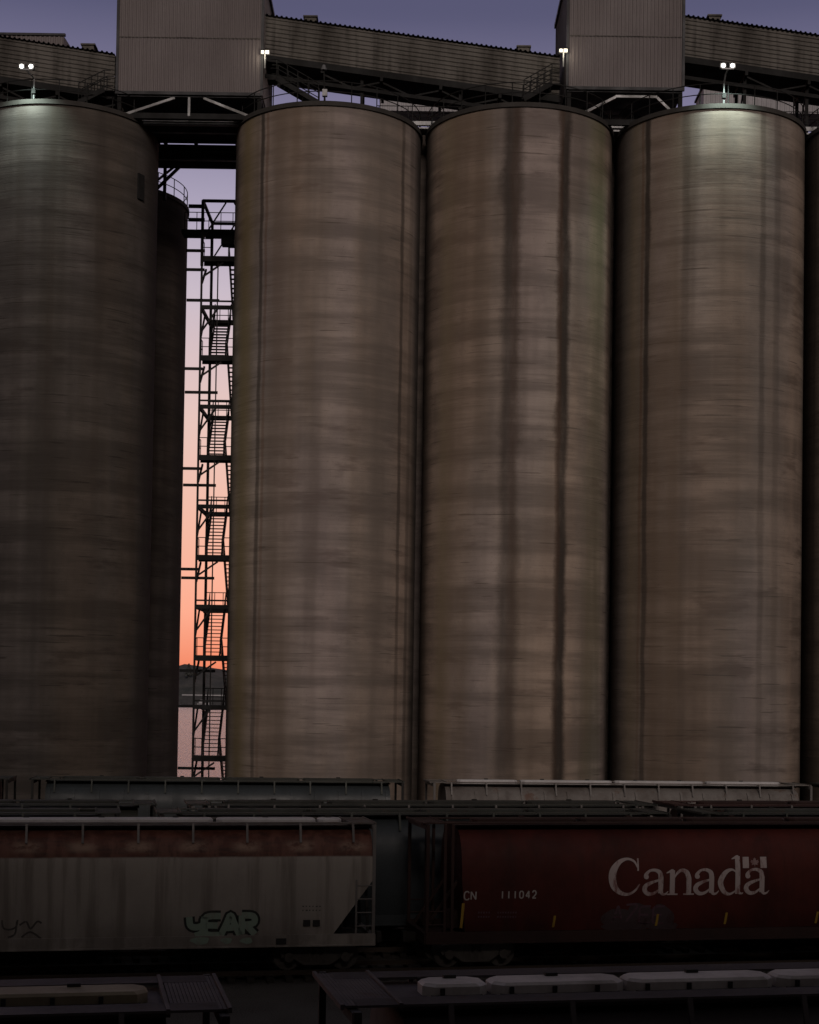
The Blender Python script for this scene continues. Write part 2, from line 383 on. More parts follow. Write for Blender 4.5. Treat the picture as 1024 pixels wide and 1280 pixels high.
# ------------------------------------------------------------------ sloping conveyor galleries
GY = 85.6
def gallery(p0, p1, ph, dep, label, vents, Y=GY, group='sloping conveyor galleries', mat='clad', pitch=.235):
    A = P(p0[0], p0[1], Y); B = P(p1[0], p1[1], Y); Hh = (P(p0[0], p0[1], Y)-P(p0[0], p0[1]+ph, Y)).z
    o = thing('conveyor_gallery', (A.x, Y, A.z-Hh), label, 'conveyor gallery', group)
    D = B-A; L = D.length; d = D.normalized(); up = Vector((0,0,1)); n = d.cross(up).normalized()   # n points to -Y
    bk = -n*dep
    MB().corr((0,0,0), up, d, n, Hh, L, pitch, .05).build('front_wall', M[mat], o)
    MB().corr(bk, up, d, -n, Hh, L, pitch, .05).build('back_wall', M[mat], o)
    # roof ribs run across, so their ends make the toothed eaves
    r_ = MB().corr(n*.18+up*(Hh+.02), d, (-n).normalized(), up, L, dep+.36, .27, .07); r_.build('roof', M['panel_dark'], o)
    f_ = MB(); vs = []
    for q in (Vector((0,0,0)), D):
        vs += [q+n*.03, q+bk-n*.03, q+bk-n*.03-up*.35, q+n*.03-up*.35]
    f_.add(vs, [(0,1,2,3),(4,7,6,5),(0,4,5,1),(1,5,6,2),(2,6,7,3),(3,7,4,0)]); f_.build('floor', M['steel'], o)
    for fr in vents:
        c = D*fr+up*(Hh+.1); b = MB(); b.box(c.x-.32, c.x+.32, .5, 1.1, c.z, c.z+.42); b.box(c.x-.4, c.x+.4, .42, 1.18, c.z+.42, c.z+.5)
        b.build('roof_vent', M['clad'], o)
    # lattice of purlins below the floor
    k = max(2, int(L/3))
    for i in range(1, k):
        q = D*(i/k); b = MB(); b.bar(q+n*.05-up*.45, q+bk-up*.45, .16, .25); b.bar(q-up*.5+bk*.1, q+D/k*.5-up*1.05+bk*.1, .09); b.bar(q+D/k*.5-up*1.05+bk*.1, q+D/k-up*.5+bk*.1, .09)
        b.build('floor_beam', M['steel'], o)
    MB().bar(-up*1.05+bk*.1, D-up*1.05+bk*.1, .12, .2).build('bottom_chord', M['steel'], o)
    for i in (1, 2):
        q = D*(i/3); zb_ = ZT-(A.z-Hh)
        b = MB()
        for s_ in (.15, .85): b.bar(q+bk*s_-up*.4, Vector((q.x, (bk*s_).y, zb_)), .16)
        b.bar(q+bk*.15-up*.6, Vector((q.x, (bk*.85).y, zb_+.2)), .08); b.build('trestle', M['steel'], o)
    return o
gallery((-70, 36), (144, 69), 48, 3.2, 'stained ribbed gallery left of the left metal house', [.83])
gallery((330, 20), (700, 72), 48, 3.2, 'long stained ribbed gallery sloping between the two metal houses', [.155, .88])
gallery((856, 21), (1090, 55), 49, 3.2, 'stained ribbed gallery running off the right edge of the picture', [.17])
def back_gallery(p0, p1, ph, label, Y=101):
    A = P(*p0, Y); B = P(*p1, Y); H = A.z-P(p0[0], p0[1]+ph, Y).z
    o = thing('pale_gallery', (A.x, Y, A.z-H), label, 'conveyor gallery', 'pale galleries behind the silo tops')
    L = B.x-A.x
    MB().corr((0,0,0), (1,0,0), (0,0,1), (0,-1,0), L, H, .3, .04).build('front_wall', M['pale'], o)
    MB().box(0, L, .02, 2.8, .02, H-.01).build('core', M['pale'], o)
    MB().box(-.1, L+.1, -.15, 2.9, H, H+.12).build('roof', M['panel_dark'], o)
    for i in range(4): MB().bar((L*(i+.5)/4, 1.4, 0), (L*(i+.5)/4, 1.4, ZT-(A.z-H)-6), .3).build('leg', M['steel'], o)
    return o
back_gallery((476, 116), (690, 118), 22, 'pale metal gallery far behind the railing of the second silo')
back_gallery((880, 108), (1060, 110), 32, 'pale metal gallery far behind the floodlit silo')
# small building beyond the left gallery
A = P(-60, 43, 99); B = P(80, 43, 99)
o = thing('rooftop_shed', (A.x, 99, ZT), 'pale metal rooftop shed peeking over the left gallery', 'building')
hgt = A.z-ZT; L = B.x-A.x
MB().corr((0,0,0), (1,0,0), (0,0,1), (0,-1,0), L, hgt, .3, .04).build('front_wall', M['panel'], o)
MB().add([(0,.02,0),(L,.02,0),(L+.8,5,0),(0,5,0),(0,.02,hgt),(L,.02,hgt),(L+.8,5,hgt-.9),(0,5,hgt-.9)],
         [(0,3,2,1),(4,5,6,7),(0,1,5,4),(1,2,6,5),(2,3,7,6),(3,0,4,7)]).build('side_walls', M['panel'], o)
MB().box(-.1, L+.1, -.12, .1, hgt, hgt+.14).build('eave_trim', M['panel_dark'], o)

# ------------------------------------------------------------------ steel bridge between the first two silos
BZ = P(240, 158, 87.0).z
xa, xb = x1+SR-1.6, x2-SR+1.6
o = thing('steel_bridge', ((x1+x2)/2, 84, BZ), 'dark steel girder bridge joining first and second silo under the left metal house', 'bridge')
cxm = (x1+x2)/2; hl = (xb-xa)/2
def gird(y, z0, z1, m='steel', x0=-hl, x1_=hl, nm='girder'):
    b = MB(); b.box(x0, x1_, y-.02, y+.02, z0+.05, z1-.05); b.box(x0, x1_, y-.14, y+.14, z1-.05, z1); b.box(x0, x1_, y-.14, y+.14, z0, z0+.05); b.build(nm, M[m], o)
def gpx(Y, ya, yb, m='steel'):
    z1 = P(240, ya, Y).z-BZ; z0 = P(240, yb, Y).z-BZ; y = Y-84
    b = MB(); b.box(-hl, hl, y-.02, y+.02, z0+.03, z1-.03); b.box(-hl, hl, y-.12, y+.12, z1-.03, z1); b.box(-hl, hl, y-.12, y+.12, z0, z0+.03); b.build('girder', M[m], o)
gpx(85.2, 152, 157, 'galv'); gpx(86.3, 162, 166.5, 'galv'); gpx(87.6, 167, 178.5); gpx(91, 181.5, 198); gpx(92.2, 199, 200.8, 'galv'); gpx(93.2, 201, 210)
zd = P(240, 158, 85.4).z-BZ
MB().box(-hl, hl, 1.4, 3.3, zd-.05, zd).build('deck', M['steel'], o)
for x in (-hl+1.8, -.3, hl-1.8):
    MB().bar((x, 1.4, zd+.3), (x, 7.2, zd+.3), .14, .22).build('cross_beam', M['steel'], o)
def lp(px, py, Y):
    q_ = P(px, py, Y); return (q_.x-cxm, Y-84, q_.z-BZ)
MB().bar(lp(224, 209, 93.3), lp(196, 236, 93.3), .16).build('brace', M['steel'], o)
MB().bar(lp(217, 209, 93.6), lp(196, 226, 93.6), .12).build('brace', M['steel'], o)
MB().bar(lp(206.5, 209, 93.4), lp(205.5, 250, 93.4), .18).build('post', M['steel'], o)
# catwalks between the tops of the touching silos
for a_, b_x, lab in ((x2, x3, 'small steel catwalk crossing from the second silo to the middle silo'),
                     (x3, x4, 'small steel catwalk crossing from the middle silo to the floodlit silo'),
                     (x4, x5, 'small steel catwalk crossing from the floodlit silo to the silo at the right edge')):
    c = (a_+b_x)/2; o = thing('catwalk', (c, SY-1.2, ZT), lab, 'catwalk', 'catwalks between the silo tops')
    MB().box(-2.6, 2.6, 0, 1.0, .02, .10).build('deck', M['galv'], o)
    for y in (0, 1.0, 2.4): MB().bar((-3.2, y, -.0+.3), (3.2, y, .3), .14, .22).build('beam', M['galv'], o)
    rl = MB()
    for y in (.0, 1.0):
        for h in (.7, 1.25): rl.tube([(-2.6, y, h), (2.6, y, h)], .025, 5)
        for x in (-2.5, -.9, .9, 2.5): rl.cyl((x, y, .1), (x, y, 1.25), .025, 5)
    rl.build('railing', M['steel'], o)
# stairs from silo roof up to the metal houses
def roof_stair(pxa, pya, pxb, pyb, Y, label):
    A = P(pxa, pya, Y); B = P(pxb, pyb, Y)
    o = thing('roof_stair', (A.x, Y, A.z), label, 'stairs', 'short stairs up to the metal houses')
    D = B-A
    for y in (0, .8):
        MB().bar((0,y,0), (D.x, y, D.z), .06, .26).build('stringer', M['steel'], o)
        rl = MB()
        for h in (.55, 1.05): rl.tube([(0,y,h), (D.x, y, D.z+h), (D.x+math.copysign(.35, D.x), y, D.z+h)], .028, 5)
        for k in range(5): rl.cyl((D.x*k/4, y, D.z*k/4), (D.x*k/4, y, D.z*k/4+1.05), .028, 5)
        rl.build('handrail', M['steel'], o)
    tr = MB()
    for k in range(9): tr.box(D.x*k/9-.12, D.x*k/9+.12, .03, .77, D.z*(k+.5)/9-.02, D.z*(k+.5)/9+.02)
    tr.build('treads', M['steel'], o)
    MB().box(min(D.x, D.x+math.copysign(.5, D.x)), max(D.x, D.x+math.copysign(.5, D.x)), 0, .8, D.z-.06, D.z).build('landing', M['steel'], o)
    return o
roof_stair(398, 128, 346, 98, 83.6, 'short steel stair rising left to the left metal house')
roof_stair(655, 124, 690, 104, 83.2, 'short steel stair rising right to the right metal house')
roof_stair(98, 128, 130, 112, 83.0, 'short dark stair on the leftmost silo below the left gallery')

# ------------------------------------------------------------------ lamps
def twin_flood(pxb, pyb, pxl, pyl, Y, label, energy, heads=2):
    base = Vector((P(pxb, pyb, Y).x, Y, ZT)); top = P(pxl, pyl, Y-.5)
    o = thing('twin_floodlight', base, label, 'floodlight', 'lit twin floodlights on posts')
    T = top-base
    MB().tube([(0,0,0), (0,0,1.1), (T.x*.3, T.y*.5, T.z-.35), (T.x, T.y, T.z-.2)], .045, 8, False).build('post', M['galv'], o)
    MB().box(-.10, .10, -.12, .1, .3, .55).build('junction_box', M['steel'], o)
    MB().bar((T.x-.32, T.y, T.z-.16), (T.x+.32, T.y, T.z-.16), .06).build('crossarm', M['galv'], o)
    for s_ in (-1, 1):
        hx = T.x+.245*s_
        h = MB(); h.box(hx-.15, hx+.15, T.y-.02, T.y+.22, T.z-.12, T.z+.13); hd = h.build('lamp_head', M['galv'], o)
        l = MB(); l.cyl((hx, T.y-.055, T.z), (hx, T.y-.025, T.z), .10, 16); l.build('lens', M['lens'], hd)
        ld = bpy.data.lights.new('flood_beam', 'SPOT'); ld.energy = energy; ld.spot_size = R(105); ld.spot_blend = .9; ld.color = (.80, 1, .90); ld.shadow_soft_size = .12
        lo = bpy.data.objects.new('flood_beam', ld); COL.objects.link(lo); lo.parent = hd
        lo.location = (hx, T.y-.85, T.z-.35)
        lo.rotation_euler = Vector((0, -.36, 1)).to_track_quat('Z', 'Y').to_euler()
twin_flood(42, 128, 33, 83, row_y(75)-SR+.05, 'twin floodlight lit on a post at the rim of the leftmost silo', 700)
twin_flood(905, 130, 910, 82, row_y(884)-SR+.05, 'twin floodlight lit on a post at the rim of the silo near the right edge', 680)
def wall_lamp(px, py, Y, label, sgn, e):
    p = P(px, py, Y); o = thing('wall_lamp', p, label, 'lamp', 'small lit lamps on the house corners')
    MB().tube([(0,0,-.9), (0,0,-.3), (0,-.02,-.1)], .05, 6).build('bracket', M['galv'], o)
    h = MB().box(-.24, .24, -.02, .12, -.12, .10).build('lamp_head', M['galv'], o)
    MB().box(-.20, -.07, -.05, -.022, -.07, .06).build('lens', M['lens_warm'], h)
    MB().box(.03, .2, -.05, -.022, -.08, .07).build('lens', M['lens_warm'], h)
    ld = bpy.data.lights.new('lamp_glow', 'POINT'); ld.energy = e; ld.color = (1, .9, .7); ld.shadow_soft_size = .1
    lo = bpy.data.objects.new('lamp_glow', ld); COL.objects.link(lo); lo.parent = h; lo.location = (0, -.3, -.2)
wall_lamp(331.5, 65, HY-.2, 'small lit lamp at the right corner of the left metal house', 1, 14)
wall_lamp(704.5, 63, HY-.2, 'small lit lamp at the left corner of the right metal house', -1, 14)
p = P(406, 128, SY-SR+.1); q = P(405, 84, SY-SR+.1)
o = thing('lamp_post', (p.x, p.y, ZT), 'unlit round-headed lamp on a post at the rim of the second silo', 'lamp')
MB().cyl((0,0,0), (q.x-p.x, 0, q.z-ZT-.1), .05, 8, .035).build('post', M['steel'], o)
MB().cyl((q.x-p.x, 0, q.z-ZT-.15), (q.x-p.x, 0, q.z-ZT+.12), .17, 12, .07).build('lamp_head', M['galv'], o)
MB().box(-.13, .13, -.12, .1, .25, .6).build('junction_box', M['galv'], o)

# ------------------------------------------------------------------ stair tower in the gap
TY = 95.2; TD = 4.6
xl = P(248.5, 540, TY).x; xr = xl + 3.3
fl = [P(262, y, TY).z for y in (945, 820, 694, 569, 443, 320)]
step = (fl[-1]-fl[0])/5
fl = [fl[0]+step*i for i in range(6)]
Zt = P(260, 251, TY).z
tw = thing('stair_tower', (xl, TY, 0), 'dark open steel stair tower standing in the gap against the sunset sky', 'stair tower')
for x, y in ((0, 0), (3.3, 0), (0, TD), (3.3, TD), (1.55, TD)):
    MB().bar((x, y, 0), (x, y, Zt-.05), .12 if (x, y) != (0, TD) else .16).build('column', M['steel'], tw)
MB().bar((.98, .05, 0), (.98, .05, fl[-1]), .07).build('column', M['steel'], tw)
MB().bar((0, -.01, fl[-1]-.6), (0, -.01, Zt), .17).build('column_sleeve', M['steel'], tw)
def zbeam(z, h=.35):
    b = MB(); b.bar((0,0,z), (3.3,0,z), .16, h); b.bar((0,TD,z), (3.3,TD,z), .16, h); b.bar((0,0,z), (0,TD,z), .16, h); b.bar((3.3,0,z), (3.3,TD,z), .16, h)
    b.build('frame_beam', M['steel'], tw)
zbeam(Zt, .16)
for y in (0, TD):
    b = MB(); b.bar((.1, y, Zt-2.2), (1.4, y, Zt-.1), .08); b.build('knee_brace', M['steel'], tw); b = MB(); b.bar((3.2, y, Zt-2.2), (1.9, y, Zt-.1), .08); b.build('knee_brace', M['steel'], tw)
def rail3(b, a, c, h=1.05, n=4):
    a = Vector(a); c = Vector(c)
    for hh in (h*.5, h): b.tube([a+Vector((0,0,hh)), c+Vector((0,0,hh))], .028, 5)
    for k in range(n+1):
        q_ = a.lerp(c, k/n); b.cyl(q_, q_+Vector((0,0,h)), .025, 5)
W1 = (.42, 1.38); W2 = (1.55, 2.6)
half = step/2
allf = [fl[0]-step]+fl
for i, z in enumerate(allf):
    ld = MB(); ld.box(-.05, 3.35, -.05, 1.0, z-.10, z); ld.bar((0, -.02, z-.21), (3.3, -.02, z-.21), .12, .24); ld.bar((0, 1.0, z-.21), (3.3, 1.0, z-.21), .12, .24)
    ld.build('landing', M['steel'], tw)
    zb_ = z+half
    for a_, b_x, w_ in (((0.1,0,z-1.25), (1.3,0,z-.4), .10), ((3.2,0,z-1.25), (2.0,0,z-.4), .10), ((0,.2,z-1.6), (0,2.0,z-.3), .11)): MB().bar(a_, b_x, w_).build('knee_brace', M['steel'], tw)
    zr = MB(); rail3(zr, (.05, 0, z), (.52, 0, z), n=1); rail3(zr, (1.6, 0, z), (3.3, 0, z), n=3); rail3(zr, (0, 0, z), (0, 1.0, z), n=2); zr.build('handrail', M['steel'], tw)
    if i < len(allf)-1:
        hb = MB(); hb.box(-.05, 3.35, TD-1.0, TD+.05, zb_-.10, zb_); hb.bar((0, TD-1.0, zb_-.22), (3.3, TD-1.0, zb_-.19), .12, .18)
        hb.build('half_landing', M['steel'], tw)
        zbm = MB(); zbm.bar((0,0,zb_-.1), (3.3,0,zb_-.1), .13, .24); zbm.bar((0,0,zb_-.1), (0,TD,zb_-.1), .13, .24); zbm.bar((0,0,zb_+.28), (3.3,0,zb_+.28), .07, .10); zbm.build('frame_beam', M['steel'], tw)
        b = MB(); b.bar((.1,0,zb_-1.5), (1.0,0,zb_-.2), .10); b.build('knee_brace', M['steel'], tw); b = MB(); b.bar((0,.15,zb_-1.9), (0,1.8,zb_-.2), .10); b.build('knee_brace', M['steel'], tw); b = MB(); b.bar((3.2,0,zb_-1.5), (2.2,0,zb_-.2), .1); b.build('knee_brace', M['steel'], tw)
        hr = MB(); rail3(hr, (.05, TD, zb_), (3.25, TD, zb_), n=6); hr.build('handrail', M['steel'], tw)
        for (w0, w1), ya, yb, z0, z1 in ((W1, 1.0, TD-1.0, z, zb_), (W2, TD-1.0, 1.0, zb_, z+step)):
            nst = 12; f_ = MB()
            for k in range(nst):
                yy = ya+(yb-ya)*(k+.5)/nst; zz = z0+(z1-z0)*(k+1)/(nst+1)
                f_.box(w0+.04, w1-.04, yy-.13, yy+.13, zz-.03, zz+.02)
            for x in (w0, w1): f_.bar((x, ya, z0-.05), (x, yb, z1-.05), .06, .30)
            f_.build('stair_flight', M['steel'], tw)
            hr = MB()
            for x in (w0-.02, w1+.02):
                for hh in (.5, .98): hr.tube([(x, ya, z0+hh), (x, yb, z1+hh)], .028, 5)
                for k in range(5):
                    yy = ya+(yb-ya)*k/4; zz = z0+(z1-z0)*k/4; hr.cyl((x, yy, zz), (x, yy, zz+.98), .025, 5)
            hr.build('handrail', M['steel'], tw)
# diagonal bracing in the back plane
for i in range(6):
    z = allf[i]+.2; b = MB(); b.bar((1.6, TD+.1, z+half), (3.2, TD+.1, z+step-.5), .08); b.build('brace', M['steel'], tw)
# tie beams to the back silo
for py, x2_ in ((308, .0), (332, .0), (367, 1.0), (457, .0), (484, 1.0), (583, .0), (602, 1.0), (710, .0), (720, 1.0), (838, 1.2), (883, .0), (962, 1.3)):
    z = P(240, py, TY).z; MB().bar((-1.12, .9 if x2_ == 0 else 1.6, z), (x2_*.85+.05, .9 if x2_ == 0 else 1.6, z), .10, .17).build('tie_beam', M['steel'], tw)
z = P(240, 286, TY).z
b = MB(); b.box(-1.3, -.02, .1, 1.3, z-.2, z); b.build('walkway', M['steel'], tw)
b = MB(); rail3(b, (-1.1, .1, z), (3.3, .1, z), n=6); b.build('handrail', M['steel'], tw)
MB().box(0, 3.3, 0, 1.5, z-.16, z).build('landing', M['steel'], tw)
MB().box(1.1, 1.9, .3, 1.1, z-.8, z-.31).build('winch_box', M['steel'], tw)
MB().bar((-1.0, .9, P(240, 252, TY).z), (0, .9, P(240, 252, TY).z), .16, .2).build('tie_beam', M['steel'], tw)
MB().bar((-1.0, .9, P(240, 269, TY).z), (0, .9, P(240, 269, TY).z), .14, .2).build('tie_beam', M['steel'], tw)

# ------------------------------------------------------------------ far shore bits
p = P(236, 838, 1700); o = thing('conifer', (p.x, 1700, p.z-9), 'lone pointed tree on the skyline of the far shore', 'tree')
MB().cyl((0,0,-3), (0,0,10), .8, 8, .2).build('trunk', M['wood'], o)
cr = MB()
for k in range(260):
    h = rnd.random(); a = rnd.random()*6.28; rad = (1-h)*5.2*math.sqrt(rnd.random()); c = Vector((rad*math.cos(a), rad*math.sin(a), 3+h*13))
    n_ = Vector((rnd.uniform(-1,1), rnd.uniform(-1,1), rnd.uniform(-.4,.8))).normalized(); t1 = n_.orthogonal().normalized()*rnd.uniform(.5,1.3); t2 = n_.cross(t1)*.8
    cr.add([c-t1-t2, c+t1-t2, c+t1*.6+t2, c-t1*.6+t2], [(0,1,2,3)])
cr.build('crown', mh, o)
p = P(228, 876, 1585); q = P(290, 876, 1585)
o = thing('shore_shed', (p.x, 1585, -3), 'long low shed with a pale roof edge at the far waterline', 'building')
L = q.x-p.x
MB().box(0, L, 0, 22, 0, 9).build('wall', M['panel_dark'], o)
MB().box(-.5, L+.5, -.6, 22.6, 9, 10.3).build('roof', M['pale'], o)
o = thing('moored_boat', (P(254, 878, 1560).x, 1560, -3), 'small pale boat moored before the far shed', 'boat')
hb = MB(); hv = []
for i in range(9):
    tt = i/8; wd_ = 1.9*math.sin(math.pi*min(1, .25+tt*.75)) + .1
    hv += [(-6+12*tt, -wd_, 1.6+.9*(tt**2)), (-6+12*tt, wd_, 1.6+.9*(tt**2)), (-6+12*tt, wd_*.4, -.2), (-6+12*tt, -wd_*.4, -.2)]
hb.add(hv, [(4*i+k, 4*i+(k+1) % 4, 4*i+4+(k+1) % 4, 4*i+4+k) for i in range(8) for k in range(4)]+[(0,3,2,1),(32,33,34,35)])
hb.build('hull', M['pale'], o)
MB().box(-4, 1.5, -1.2, 1.2, 1.7, 4.0).box(-3, .5, -1, 1, 4.0, 5.2).build('cabin', M['pale'], o)

# ------------------------------------------------------------------ tracks
RZ = .30
SL = .20
def trk(X, Y0, sl): return Y0+sl*X
ROWS = {'far': (75.0, .12), 'third': (59.6, .20), 'second': (55.4, .20), 'front': (51.2, SL), 'near': (21.9, .21)}
for nm, (Y0, sl) in ROWS.items():
    half_w = 45 if nm != 'near' else 30
    o = bpy.data.objects.new('railway_track', None); COL.objects.link(o); o.location = (0, Y0, 0); o.rotation_euler.z = math.atan(sl); tag(o, kind='structure')
    b = MB(); s_ = MB()
    for y in (-.755, .755): b.box(-half_w, half_w, y-.036, y+.036, .17, RZ); b.box(-half_w, half_w, y-.07, y+.07, .15, .168)
    for k in range(int(half_w*2/.6)): x = -half_w+.3+k*.6; s_.box(x-.11, x+.11, -1.28, 1.28, .01, .149)
    b.build('rail', M['rail'], o); s_.build('sleeper', M['wood'], o)

# ------------------------------------------------------------------ covered hopper cars
def ipol(tbl, z):
    if z <= tbl[0][0]: return tbl[0][1]
    for (a, p_), (b, q_) in zip(tbl, tbl[1:]):
        if z <= b: return p_+(q_-p_)*(z-a)/(b-a)
    return tbl[-1][1]
FLAT = [(1.20,1.50),(2.2,1.50),(3.30,1.50),(3.62,1.48),(3.90,1.42),(4.12,1.32),(4.32,1.14),(4.45,.86),(4.5,.5)]
ROUND = [(1.20,1.30),(1.5,1.40),(1.9,1.48),(2.4,1.54),(2.9,1.56),(3.3,1.54),(3.7,1.46),(4.0,1.34),(4.25,1.14),(4.42,.86),(4.5,.5)]
def smooth_prof(tbl, n=24):
    z0, z1 = tbl[0][0], tbl[-1][0]; zs = [z0+(z1-z0)*i/n for i in range(n+1)]
    t2 = [(z, (ipol(tbl, z-.12)+2*ipol(tbl, z)+ipol(tbl, z+.12))/4) for z in zs]; t2[-1] = (z1, tbl[-1][1]); return t2
def truck(car, x, wm, fm):
    b = MB(); out = []
    for s_ in (-1, 1):
        y = s_*1.02
        prof_ = [(-1.18,.62),(-1.12,.74),(-.62,.78),(-.38,.92),(.38,.92),(.62,.78),(1.12,.74),(1.18,.62),(1.12,.44),(.72,.40),(.42,.20),(-.42,.20),(-.72,.40),(-1.12,.44)]
        n = len(prof_)
        vs = [(x+a_, y-.08, c_) for a_, c_ in prof_]+[(x+a_, y+.08, c_) for a_, c_ in prof_]
        b.add(vs, [tuple(range(n))[::-1], tuple(range(n, 2*n))]+[(i, (i+1) % n, n+(i+1) % n, n+i) for i in range(n)])
        for dx in (-.22, 0, .22): b.cyl((x+dx, y+s_*.02, .3), (x+dx, y+s_*.02, .72), .085, 8)
        for dx in (-.89, .89): b.cyl((x+dx, y, .46), (x+dx, y+s_*.2, .46), .15, 12)
    b.box(x-.2, x+.2, -1.1, 1.1, .5, .84)
    t_ = b.build('truck', fm, car)
    for dx in (-.89, .89):
        wv = MB()
        for s_ in (-1, 1):
            y = s_*.74
            wv.cyl((x+dx, y-.06, .46), (x+dx, y+.06, .46), .455, 28); wv.cyl((x+dx, y-s_*.09, .46), (x+dx, y-s_*.05, .46), .49, 28); wv.cyl((x+dx, y+s_*.05, .46), (x+dx, y+s_*.09, .46), .17, 12)
        wv.cyl((x+dx, -.7, .46), (x+dx, .7, .46), .08, 10)
        wv.build('wheelset', wm, t_, smooth=True)
def hopper(name, row, X, label, group, mats, prof=FLAT, L=17.6, endgap=.62, cut=1.75, hatches=((-.46,-.235),(-.225,0),(.01,.235),(.245,.46)),
           hatch_w=.34, ribs=0, seams=1.66, trucks=True, brackets=1.66, slope=.74, ladder_white=False, endstyle='rack', board_w=.5, detail=True):
    Y0, sl = ROWS[row]
    o = thing(name, (X, trk(X, Y0, sl), RZ), label, 'railcar', group, math.atan(sl))
    o['L'] = L
    del o['L']
    body, roofm, hatchm, frame = mats
    pf = smooth_prof(prof); b = MB(); nx = 12; ring = 4+2*(nx-1)
    Lb = L-2*endgap
    def ext(z):
        return Lb/2 - (0 if z > 2.85 else (2.85-z)*slope)
    for z, hw in pf:
        e = ext(z)
        for i in range(nx+1): b.v.append(Vector((-e+2*e*i/nx, -hw, z)))
        for i in range(nx+1): b.v.append(Vector((e-2*e*i/nx, hw, z)))
    m = 2*(nx+1)
    for j in range(len(pf)-1):
        for k in range(m): k2 = (k+1) % m; b.f.append((j*m+k, j*m+k2, (j+1)*m+k2, (j+1)*m+k))
    b.f.append(tuple(range(m))[::-1]); b.f.append(tuple((len(pf)-1)*m+k for k in range(m)))
    if seams:
        sm = b; n = int(Lb/seams); x0 = -seams*n/2
        for i in range(n+1):
            x = x0+i*seams
            for s_ in (-1, 1):
                zz = [z for z, _ in pf if abs(x) < ext(z)-.03 and z < 4.3]
                for za, zb__ in zip(zz, zz[1:]):
                    ya, yb = ipol(pf, za), ipol(pf, zb__)
                    wd_ = .05 if ribs else .018; pr = .09 if ribs else .006
                    if ribs and za > 4.12: continue
                    sm.add([(x-wd_, s_*(ya-.02), za), (x+wd_, s_*(ya-.02), za), (x+wd_, s_*(ya+pr), za), (x-wd_, s_*(ya+pr), za),
                            (x-wd_, s_*(yb-.02), zb__), (x+wd_, s_*(yb-.02), zb__), (x+wd_, s_*(yb+pr), zb__), (x-wd_, s_*(yb+pr), zb__)],
                           [(0,1,5,4),(1,2,6,5),(2,3,7,6),(3,0,4,7)])
    b.build('body', body, o, smooth=True)
    # roof plate and end platforms
    MB().box(-Lb/2-.05, Lb/2+.05, -.9, .9, 4.48, 4.535).build('roof', roofm, o)
    # side sill
    for s_ in (-1, 1):
        q_ = MB(); q_.box(-L/2, L/2, s_*1.53-.05, s_*1.53+.05, .88, 1.22); q_.box(-L/2, L/2, s_*1.50-.14, s_*1.50+.14, .86, .905); q_.build('side_sill', mats[0] if endstyle == 'rack' else frame, o)
    MB().box(-L/2, L/2, -.3, .3, .75, 1.1).build('centre_sill', frame, o)
    # outlets
    n = 3 if prof is FLAT else 4
    for i in range(n):
        x = (i-(n-1)/2)*(L-6.2)/n; q_ = MB()
        q_.add([(x-1.4,-1.25,1.22),(x+1.4,-1.25,1.22),(x+1.4,1.25,1.22),(x-1.4,1.25,1.22),(x-.35,-.4,.42),(x+.35,-.4,.42),(x+.35,.4,.42),(x-.35,.4,.42)],
               [(0,1,5,4),(1,2,6,5),(2,3,7,6),(3,0,4,7),(4,5,6,7)]); q_.box(x-.45, x+.45, -.55, .55, .30, .42); q_.build('outlet_hopper', frame, o)
    # running boards
    for s_ in (-1, 1):
        q_ = MB(); yb = s_*(.98)
        for k in range(8): q_.box(-L/2+.1, L/2-.1, yb-board_w/2+k*board_w/8, yb-board_w/2+k*board_w/8+board_w*.085, 4.60, 4.635)
        q_.build('running_board', roofm, o)
    if brackets:
        n = int(Lb/brackets)
        for i in range(n+1):
            x = (i-n/2)*brackets
            for s_ in (-1, 1):
                q_ = MB()
                q_.bar((x, s_*1.24, 4.60), (x, s_*.7, 4.60), .05, .05); q_.bar((x, s_*1.25, 4.62), (x, s_*1.42, 4.05), .07, .05); 
                q_.build('running_board_bracket', M['bracket'] if ladder_white else roofm, o)
    for x in (-1, 1):
        q_ = MB(); xe = x*(L/2-.32)
        for k in range(14): q_.box(xe-.38+k*.05, xe-.38+k*.05+.043, -1.2, 1.2, 4.60, 4.63)
        for k in (-.43, .35): q_.bar((xe+k, -1.25, 4.62), (xe+k, 1.25, 4.62), .05, .07)
        q_.build('end_platform', roofm, o)
    # trough hatches
    for a_, c_ in hatches:
        x0, x1_ = a_*Lb, c_*Lb; q_ = MB(); hw = hatch_w; z0 = 4.536; h_ = .17; ch = .12
        vs = []
        for z, k, e in ((z0, 1, 0), (z0+h_*.78, 1, 0), (z0+h_, .88, ch*.4)):
            cc = .14
            vs += [(x0+e+cc,-hw*k,z),(x1_-e-cc,-hw*k,z),(x1_-e,-hw*k*.5,z),(x1_-e,hw*k*.5,z),(x1_-e-cc,hw*k,z),(x0+e+cc,hw*k,z),(x0+e,hw*k*.5,z),(x0+e,-hw*k*.5,z)]
        fs = [(j*8+k, j*8+(k+1) % 8, (j+1)*8+(k+1) % 8, (j+1)*8+k) for j in range(2) for k in range(8)]+[tuple(range(16, 24))]
        q_.add(vs, fs); ho = q_.build('hatch_cover', hatchm, o)
        if row == 'near':
            MB().box(x0+.1, x1_-.1, -hw-.035, hw+.035, z0, z0+.022).build('gasket', frame, ho)
            for i in range(max(2, int((x1_-x0)/.62))):
                x = x0+.25+i*.62
                if x < x1_-.1: MB().box(x-.03, x+.03, -hw-.03, -hw+.005, z0+.03, z0+.12).build('latch', frame, ho); MB().box(x-.05, x+.05, hw-.01, hw+.06, z0+.06, z0+.15).build('hinge', frame, ho)
        nn = max(1, int((x1_-x0)/1.9))
